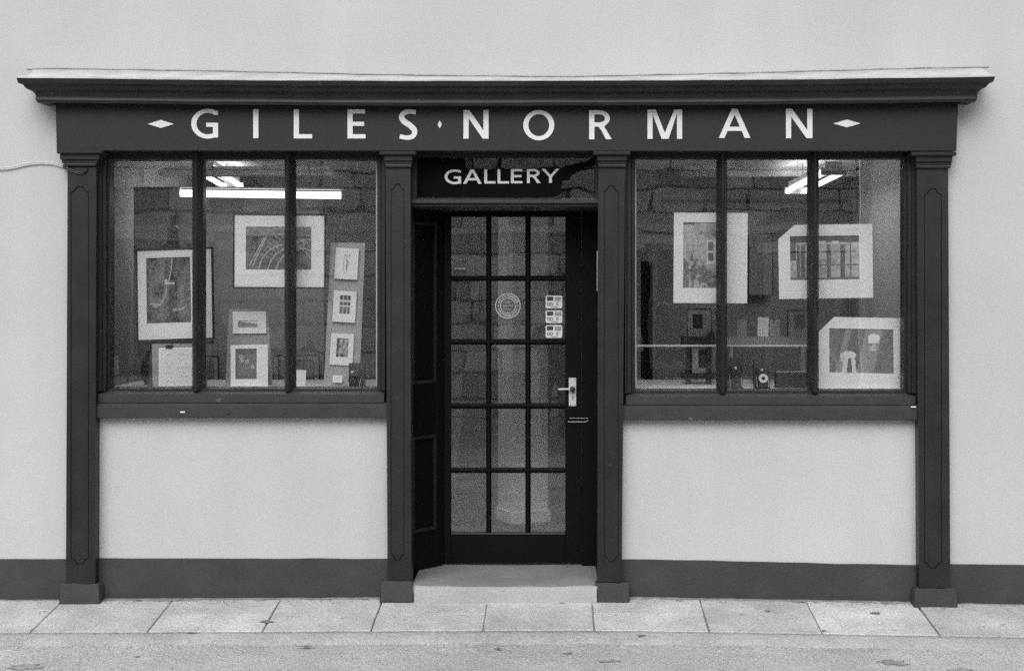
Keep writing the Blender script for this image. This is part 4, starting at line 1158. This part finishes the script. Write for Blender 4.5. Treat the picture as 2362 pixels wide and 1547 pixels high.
# oval dark jar beside the card
def jar(label, px, y, prof_, mat, name='jar'):
    c = P(px, 890, y); m = MB(); m.lathe(prof_, (c.x, y, ZD), 'z', 28); o = m.obj(name, mat, smooth=True); tag(o, label, 'jar'); return o
j = jar('dark bulbous pottery jar behind the white notice card', 348, 0.6, [(0.03, 0.0), (0.036, 0.004), (0.055, 0.05), (0.062, 0.10), (0.055, 0.15), (0.03, 0.185), (0.022, 0.195), (0.026, 0.21), (0.022, 0.211)], M_LEATHER)
# a thick dark shell-like curio at both lower corners: folding cameras are built below
def folding_camera(label, px0, px1, py0, y, ringm_, rot=0):
    k = (D0 + y) / D0 / PPM; w_ = (px1 - px0) * k
    c = P((px0 + px1) / 2, 890, y); h = PZ(py0, y) - ZD
    e = empty('folding_camera', (c.x, y, ZD), (0, 0, R(rot))); tag(e, label, 'camera', 'old folding cameras in the shop windows')
    m = MB(); m.box(-w_ / 2, w_ / 2, 0.05, 0.085, 0, h, 0.008, seg=2); m.obj('body', M_LEATHER, e, world=False, smooth=True)
    m = MB()
    for i in range(5):
        f = 0.80 - 0.07 * i; m.box(-w_ / 2 * f, w_ / 2 * f, 0.043 - 0.009 * i, 0.050 - 0.009 * i, h * (.5 - .42 * f), h * (.5 + .36 * f), 0.003)
    m.obj('bellows', M_LEATHER, e, world=False)
    m = MB(); m.box(-w_ * .44, w_ * .44, -0.02, 0.05, 0.001, 0.006, 0.001); m.obj('bed', M_DARKM, e, world=False)
    m = MB(); m.box(-w_ * .27, w_ * .27, -0.004, 0.004, 0.0065, h * .62, 0.004); m.obj('lens_board', M_LEATHER, e, world=False)
    zc = h * .38; r_ = w_ * .27
    m = MB(); m.lathe([(r_ * .72, -0.014), (r_, -0.014), (r_, -0.004), (r_ * .72, -0.004)], (0, 0, zc), 'y', 28)
    m.obj('shutter_ring', M_WHITE if ringm_ else M_DARKM, e, world=False)
    m = MB(); m.lathe([(0.0, -0.018), (r_ * .3, -0.017), (r_ * .5, -0.012), (r_ * .7, -0.011), (r_ * .7, -0.005)], (0, 0, zc), 'y', 24); m.obj('lens', M_DARKM, e, world=False, smooth=True)
    m = MB(); m.box(-w_ * .14, w_ * .02, -0.002, 0.012, h * .63, h * .72, 0.003); m.lathe([(0.0, -0.005), (w_ * .07, -0.005), (w_ * .07, 0.0)], (-w_ * .06, -0.001, h * .675), 'y', 12); m.obj('viewfinder', M_STEEL, e, world=False)
    for sx in (-1, 1):
        m = MB(); m.tube([(sx * w_ * .36, 0.045, h * .5), (sx * w_ * .34, 0.0, 0.01)], 0.0016, 5); m.obj('strut', M_STEEL, e, world=False)
folding_camera('old folding camera with a bright white lens ring in the right window', 1741, 1779, 832, 0.24, True)
folding_camera('old folding camera with a dark lens beside the first mullion of the right window', 1680, 1718, 826, 0.24, False, 4)
folding_camera('old folding camera at the lower corner of the left window by the pilaster', 796, 834, 838, 0.16, False, -12)
# ---- right window
mounted_print('mounted_print', 'tall white mount with a cottage and window photograph across the first mullion', 'picture', (1554, 491, 1724, 699), (1576, 513, 1664, 664), 0.155, pic_cottage, roll=0.35)
mounted_print('mounted_print', 'wide white mount with a street of pale columns, corner cut away', 'picture', (1796, 518, 2013, 688), (1823, 544, 1982, 645), 0.16, pic_street, roll=-0.8, clip=(38, 32))
mounted_print('mounted_print', 'white mount with a pale bent shape, leaning in the lower corner, its corner cut', 'picture', (1886, 732, 2082, 897), (1913, 758, 2061, 860), 0.20, pic_statue, roll=1.0, lean=7, clip=(38, 38))
# hanging lines for the two hung mounts
for a, b, y, lab in ((1580, 1700, .162, 'cottage'), (1840, 1990, .167, 'street'), (565, 725, .162, 'wheels')):
    hl_ = empty('hanging_line', (PX(a, y), y, CEIL)); tag(hl_, 'thin clear lines from the ceiling holding the %s photograph mount' % lab, 'line')
    for px in (a, b):
        m = MB(); m.tube([(PX(px, y), y + 0.004, PZ(535 if a == 1840 else 505, y)), (PX(px, y), y + 0.004, CEIL)], 0.0007, 4)
        m.obj('strand', M_SCREEN, hl_)
# dark open stand with small framed portraits
y_ = 0.66
sta = empty('open_stand', (PX(1612, y_), y_, ZD)); tag(sta, 'black open shelf stand carrying two small framed portraits', 'stand')
yb = 0.78
for a, b, yy in ((1582, 1592, y_), (1630, 1641, y_), (1584, 1594, yb), (1628, 1638, yb)):
    m = MB(); m.box(PX(a, yy), PX(b, yy), yy, yy + 0.025, ZD, PZ(783, yy), 0.002); m.obj('post', M_DARKM, sta)
for pa, pb in ((777, 795), (861, 875)):
    m = MB(); m.box(PX(1575, y_), PX(1646, y_), y_ - 0.01, yb + 0.03, PZ(pb, y_), PZ(pa, y_), 0.003); m.obj('shelf_board', M_DARKM, sta)
m = MB(); m.prism([P(1632, 778, y_), P(1634, 768, y_), P(1642, 762, y_), P(1650, 770, y_), P(1650, 795, y_), P(1646, 796, y_)], (0, 0.03, 0)); m.obj('scroll_end', M_DARKM, sta)
def small_frame(label, box, photo, y, mat, dark):
    e = mounted_print('framed_portrait', label, 'picture', box, photo, y, pic_portrait if dark else pic_grey, mat=mat, frame=1.5, group='small framed pictures in the right window'); return e
small_frame('small framed dark portrait on the top board of the black open stand', (1586, 713, 1640, 776), (1598, 725, 1621, 758), 0.70, M_SCREEN2, True)
small_frame('small framed dark portrait on the lower board of the black open stand', (1596, 802, 1636, 860), (1611, 806, 1633, 848), 0.70, M_SCREEN2, True)
small_frame('small grey picture in a pale mount beside the second mullion', (1818, 716, 1862, 776), (1833, 725, 1857, 758), 0.60, M_SCREEN2, False)
y_ = 0.54
m = MB(); m.box(PX(1676, y_), PX(1866, y_), y_, y_ + 0.12, PZ(795, y_), PZ(777, y_), 0.003); 
for a in (1684, 1850): m.box(PX(a, y_), PX(a + 8, y_), y_ + .02, y_ + .1, ZD, PZ(795, y_) - .0005, 0.002)
tag(m.obj('low_bench', M_SCREEN), 'low grey display bench behind the pale glass shelf edge', 'bench')
card('bright leaning white card on the low bench in the right window', (1747, 731, 1772, 776), 0.57, 3, None, 'leaning_card')
card('pale grey card beside the bright leaning card on the low bench', (1776, 738, 1800, 776), 0.60, -1, M_PALEW, 'leaning_card')
card('pale card at the end of the low bench beside the first mullion', (1700, 736, 1722, 776), 0.60, 1, M_SCREEN2, 'leaning_card')
# glass shelf with pale edge
y_ = 0.36
m = MB(); m.box(PX(1462, y_), PX(1882, y_), y_, y_ + 0.01, PZ(799.5, y_), PZ(794.8, y_), 0.001)
sh = m.obj('shelf_edge', M_SHELF)
tag(sh, 'long thin pale shelf edge spanning two panes of the right window', 'shelf')
m = MB(); m.box(PX(1462, y_), PX(1882, y_), y_ + 0.0105, y_ + 0.14, PZ(798.5, y_), PZ(796, y_)); m.obj('shelf_glass', glass_material('shelf_glass', 0.05), sh)
m = MB()
for a in (1466, 1876): m.box(PX(a, y_), PX(a + 4, y_), y_ + 0.05, y_ + 0.065, ZD, PZ(799, y_) - 0.001, 0.001)
m.obj('support', M_SHELF, sh)
# dark album lying on the deck
y_ = 0.3
m = MB(); m.box(PX(1790, y_), PX(1862, y_), y_, y_ + 0.07, ZD, PZ(858, y_), 0.004); al = m.obj('photo_album', M_LEATHER); tag(al, 'dark box album standing on the deck beside the white-ringed camera', 'album')
m = MB(); m.box(PX(1792, y_), PX(1860, y_), y_ + 0.006, y_ + 0.064, PZ(858, y_) + 0.0003, PZ(858, y_) + 0.002); m.obj('page_edge', M_PALEW, al)
# frames further back on the shop wall, faint through the glass
for i, (a, b, c_, d, y) in enumerate(((1728, 540, 1782, 680, 3.9), (2016, 555, 2056, 650, 3.66), (468, 822, 503, 905, 1.38), (632, 820, 735, 905, 1.40))):
    mounted_print('wall_picture', ('faint dark framed picture on the shop wall between the two large mounts', 'dark picture on the pale partition at the edge of the right window', 'low dark framed picture beside the first mullion of the left window', 'low dark framed picture behind the small blank white card')[i], 'picture', (a, b, c_, d), (a + 9, b + 9, c_ - 9, d - 9), y, pic_faint if i == 0 else pic_grey, frame=1.4, mat=M_INWALL if i == 0 else M_SCREEN2)
# things seen through the door: easel boards leaning on the pillar side
m = MB(); y_ = 1.5
m.prism([P(1028, 1110, y_), P(1030, 930, y_), P(1070, 930, y_), P(1048, 1110, y_)], (0, 0.02, 0))
tag(m.obj('leaning_board', M_PALEW), 'pale board leaning inside the shop behind the door', 'board')
mounted_print('wall_picture', 'faint framed picture on the shop wall seen through the second row of door panes', 'picture', (1050, 650, 1105, 725), (1062, 662, 1094, 712), 3.95, pic_faint, frame=1.4, mat=M_INWALL)
mounted_print('wall_picture', 'faint framed picture on the shop wall seen through the top right door pane', 'picture', (1250, 545, 1300, 640), (1260, 556, 1292, 628), 3.95, pic_faint, frame=1.4, mat=M_INWALL)

# ------------------------------------------------------------------ the far side of the street (mirrored in the glass)
YO = -11.2
opp = empty('stone_house', (0, YO, -0.15)); tag(opp, 'grey rubble stone house on the far side of the street', 'house')
m = MB(); m.box(-13, 4.45, YO - 0.4, YO, -0.4, 4.5); m.obj('wall_core', M_MORTAR, opp)
openings = [(1.55, 2.55, 0.75, 2.45), (3.15, 4.2, -0.2, 2.35), (-5.6, -4.5, 0.8, 2.5)]
variants = []
for vi in range(8):
    t = bmesh.new(); bmesh.ops.create_cube(t, size=1)
    bmesh.ops.bevel(t, geom=t.edges[:], offset=0.09, segments=1, affect='EDGES')
    for v in t.verts: v.co += Vector((random.uniform(-.05, .05), random.uniform(-.06, .06), random.uniform(-.07, .07)))
    me = bpy.data.meshes.new('stone'); t.to_mesh(me); t.free(); me.materials.append(M_STONES[vi % 4]); variants.append(me)
z = -0.25; cnt = 0; upper = MB()
while z < 4.3:
    hh = random.uniform(0.22, 0.38); x = -11.6 + random.uniform(0, .4)
    while x < 4.35:
        ww = random.uniform(0.4, 1.0)
        if x + ww > 4.4: ww = 4.4 - x
        cxm, czm = x + ww / 2, z + hh / 2
        if ww > 0.12 and not any(x + ww > a - .04 and x < b + .04 and z + hh > c_ and z < d for a, b, c_, d in openings):
            if cnt < 300 and z < 3.9:
                o = bpy.data.objects.new('stone', random.choice(variants)); put(o, opp, world=False)
                o.location = (cxm, 0.03, czm + 0.15); o.scale = (ww - 0.034, 0.14 + random.uniform(-.03, .05), hh - 0.036); cnt += 1
            else: upper.box(x + .01, x + ww - .01, YO - .03, YO + 0.05 + random.uniform(0, .03), z + .01, z + hh - .012, 0.02)
        x += ww
    z += hh
tag(upper.obj('upper_stonework', M_STONES[1], opp), kind='stuff')
for a, b, c_, d in openings:
    wn = empty('window' if c_ > 0 else 'door', parent=opp)
    m = MB(); m.plate([(a, c_), (b, c_), (b, d), (a, d)], [[(a + .1, c_ + .1), (b - .1, c_ + .1), (b - .1, d - .1), (a + .1, d - .1)]], YO - 0.02, 0.08); m.obj('frame', M_STONES[2], wn)
    m = MB(); m.box(a + .1, b - .1, YO + 0.005, YO + 0.02, c_ + .1, d - .1); m.obj('glass', M_OPPGLASS, wn)
    m = MB(); mx = (a + b) / 2; m.box(mx - .02, mx + .02, YO + 0.021, YO + .05, c_ + .1, d - .1); m.box(a + .1, b - .1, YO + 0.0212, YO + .045, (c_ + d) / 2 - .03, (c_ + d) / 2 + .03); m.obj('glazing_bar', M_STONES[2], wn)
    m = MB(); m.box(a - .12, b + .12, YO + .03, YO + .13, d, d + .14, 0.01); m.obj('lintel', M_STONES[0], wn)
m = MB()
for r0 in (0.62, 0.78): m.tube([(3.68 + r0 * 1.05 * math.cos(a), YO + .1, 2.4 + r0 * .62 * math.sin(a)) for a in np.linspace(0.05, math.pi - .05, 20)], 0.05, 6)
m.obj('arch_hood', M_STONES[2], opp)
m = MB(); m.box(-12, 4.4, YO + .06, YO + .2, 2.62, 2.72, 0.02); m.obj('string_course', M_STONES[0], opp)
m = MB(); m.prism([(-13.2, YO + .45, 4.5), (-13.2, YO - 3, 5.6), (4.6, YO - 3, 5.6), (4.6, YO + .45, 4.5)], (0, 0, 0.12)); m.obj('roof', M_SLATE, opp)
lim = empty('limewashed_house', (9, YO, 0)); tag(lim, 'pale limewashed house next to the stone house across the street', 'house')
m = MB(); m.box(4.6, 14, YO - 0.6, YO + 0.15, -0.4, 4.1); m.obj('wall', M_LIMEWASH, lim)
for a in (6.0, 9.0):
    m = MB(); m.box(a, a + .95, YO + 0.151, YO + 0.17, 0.9, 2.5); m.obj('window', M_OPPGLASS, lim)
m = MB(); m.prism([(4.5, YO + .5, 4.1), (4.5, YO - 3, 5.8), (14.2, YO - 3, 5.8), (14.2, YO + .5, 4.1)], (0, 0, 0.12)); m.obj('roof', M_SLATE, lim)
strip('far_pavement', M_KERB, None, (-14, 14), [(-10.2, -0.3), (-10.2, -0.03), (-11.3, 0.0)], 0.4, 0.002)
tag(bpy.data.objects['far_pavement'], kind='structure')

# ------------------------------------------------------------------ the photographer, standing at the camera (seen mirrored in the door)
px_, py_, gzz = CX + 0.02, -D0 - 0.30, road_z(CX, -8.5)
person = empty('person', (px_, py_, gzz)); tag(person, 'person in dark jacket raising a camera to the eye, mirrored in the door', 'person')
def skin(name, verts, edges, radii, mat, parent, root=0, sub=2):
    me = bpy.data.meshes.new(name); me.from_pydata(verts, edges, []); me.materials.append(mat)
    o = bpy.data.objects.new(name, me); put(o, parent, world=False)
    sm = o.modifiers.new('skin', 'SKIN'); sm.use_smooth_shade = True
    me.skin_vertices.new() if not me.skin_vertices else None
    for i, r_ in enumerate(radii):
        sv = me.skin_vertices[0].data[i]; sv.radius = (r_, r_) if not isinstance(r_, tuple) else r_; sv.use_root = (i == root)
    ss = o.modifiers.new('sub', 'SUBSURF'); ss.levels = ss.render_levels = sub
    return o
M_SKIN = material('skin_tone', 0.42, 0.6, (8, 0.05), (80, 0.05), None)
M_JACKET = material('dark_jacket', 0.018, 0.9, (8, 0.2), (80, 0.2), None)
M_HAIR = material('dark_hair', 0.012, 0.7, (30, 0.3), (90, 0.3), None)
J = dict(pel=(0, 0, .95), sp=(0, .0, 1.15), ch=(0, -.01, 1.36), nk=(0, .0, 1.52), hd=(0, .03, 1.62), ht=(0, .03, 1.74), sl=(-.18, 0, 1.44), el=(-.27, .10, 1.22), wl=(-.10, .24, 1.55), hl=(-.055, .26, 1.63), sr=(.18, 0, 1.44), er=(.27, .10, 1.22), wr=(.10, .24, 1.55), hr=(.055, .26, 1.63), hpl=(-.10, 0, .92), kl=(-.12, .03, .50), al=(-.13, 0, .09), tl=(-.14, .13, .035), hpr=(.10, 0, .92), kr=(.12, .03, .50), ar=(.13, 0, .09), tr=(.14, .13, .035))
K = list(J); ix = {k_: i for i, k_ in enumerate(K)}
E = [('pel', 'sp'), ('sp', 'ch'), ('ch', 'nk'), ('nk', 'hd'), ('hd', 'ht'), ('ch', 'sl'), ('sl', 'el'), ('el', 'wl'), ('wl', 'hl'), ('ch', 'sr'), ('sr', 'er'), ('er', 'wr'), ('wr', 'hr'), ('pel', 'hpl'), ('hpl', 'kl'), ('kl', 'al'), ('al', 'tl'), ('pel', 'hpr'), ('hpr', 'kr'), ('kr', 'ar'), ('ar', 'tr')]
RD = dict(pel=.14, sp=.13, ch=.15, nk=.055, hd=.085, ht=.075, sl=.07, el=.045, wl=.03, hl=.038, sr=.07, er=.045, wr=.03, hr=.038, hpl=.09, kl=.06, al=.04, tl=.038, hpr=.09, kr=.06, ar=.04, tr=.038)
skin('body', [J[k_] for k_ in K], [(ix[a], ix[b]) for a, b in E], [RD[k_] for k_ in K], M_SKIN, person)
TK = ['pel', 'sp', 'ch', 'sl', 'el', 'wl', 'sr', 'er', 'wr']; ti = {k_: i for i, k_ in enumerate(TK)}
skin('jacket', [J[k_] for k_ in TK], [(ti[a], ti[b]) for a, b in E if a in ti and b in ti], [RD[k_] * 1.2 + .012 for k_ in TK], M_JACKET, person)
TK2 = ['pel', 'hpl', 'kl', 'al', 'hpr', 'kr', 'ar']; t2 = {k_: i for i, k_ in enumerate(TK2)}
skin('trousers', [J[k_] for k_ in TK2], [(t2[a], t2[b]) for a, b in E if a in t2 and b in t2], [RD[k_] * 1.15 + .012 for k_ in TK2], M_JACKET, person)
m = MB(); bmesh.ops.create_icosphere(m.bm, subdivisions=3, radius=1)
for v in m.bm.verts:
    v.co = Vector((v.co.x * .098, v.co.y * .11 - 0.015, v.co.z * .115)) * (1 + .05 * noise.noise(v.co * 3)) + Vector((0, .02, 1.70))
bmesh.ops.delete(m.bm, geom=[v for v in m.bm.verts if v.co.y > .075 and v.co.z < 1.74], context='VERTS')
m.obj('hair', M_HAIR, person, world=False, smooth=True)
for s_ in (-1, 1):         # fingers of each hand closed on the camera
    for f_ in range(4):
        zb = 1.655 - .02 * f_; b0 = Vector((s_ * .062, .262, zb)); ln = (.034, .038, .036, .03)[f_]
        m = MB(); m.tube([b0, b0 + Vector((s_ * .018, .018, .002)), b0 + Vector((s_ * .012, .018 + ln * .6, .0)), b0 + Vector((-s_ * .010, .018 + ln * .75, -.002))], [.009, .009, .008, .007], 8); m.obj('finger', M_SKIN, person, world=False, smooth=True)
    m = MB(); m.tube([(s_ * .05, .25, 1.60), (s_ * .052, .235, 1.625), (s_ * .035, .225, 1.645)], [.011, .010, .008], 8); m.obj('thumb', M_SKIN, person, world=False, smooth=True)
hc = empty('handheld_camera', (px_ - .02, -D0 - 0.055, CZ)); tag(hc, 'black handheld camera at the photographer\'s eye, mirrored in the door', 'camera')
m = MB(); m.box(-.07, .07, -.045, -.005, -.045, .04, .006); m.box(-.025, .025, -.04, -.01, .041, .06, .006); m.obj('body', M_LEATHER, hc, world=False)
m = MB(); m.lathe([(.03, -.004), (.032, .02), (.028, .022), (.0, .018)], (0, 0, 0), 'y', 20); m.obj('lens', M_DARKM, hc, world=False, smooth=True)
for o in list(bpy.data.objects):
    if '_own' in o: del o['_own']
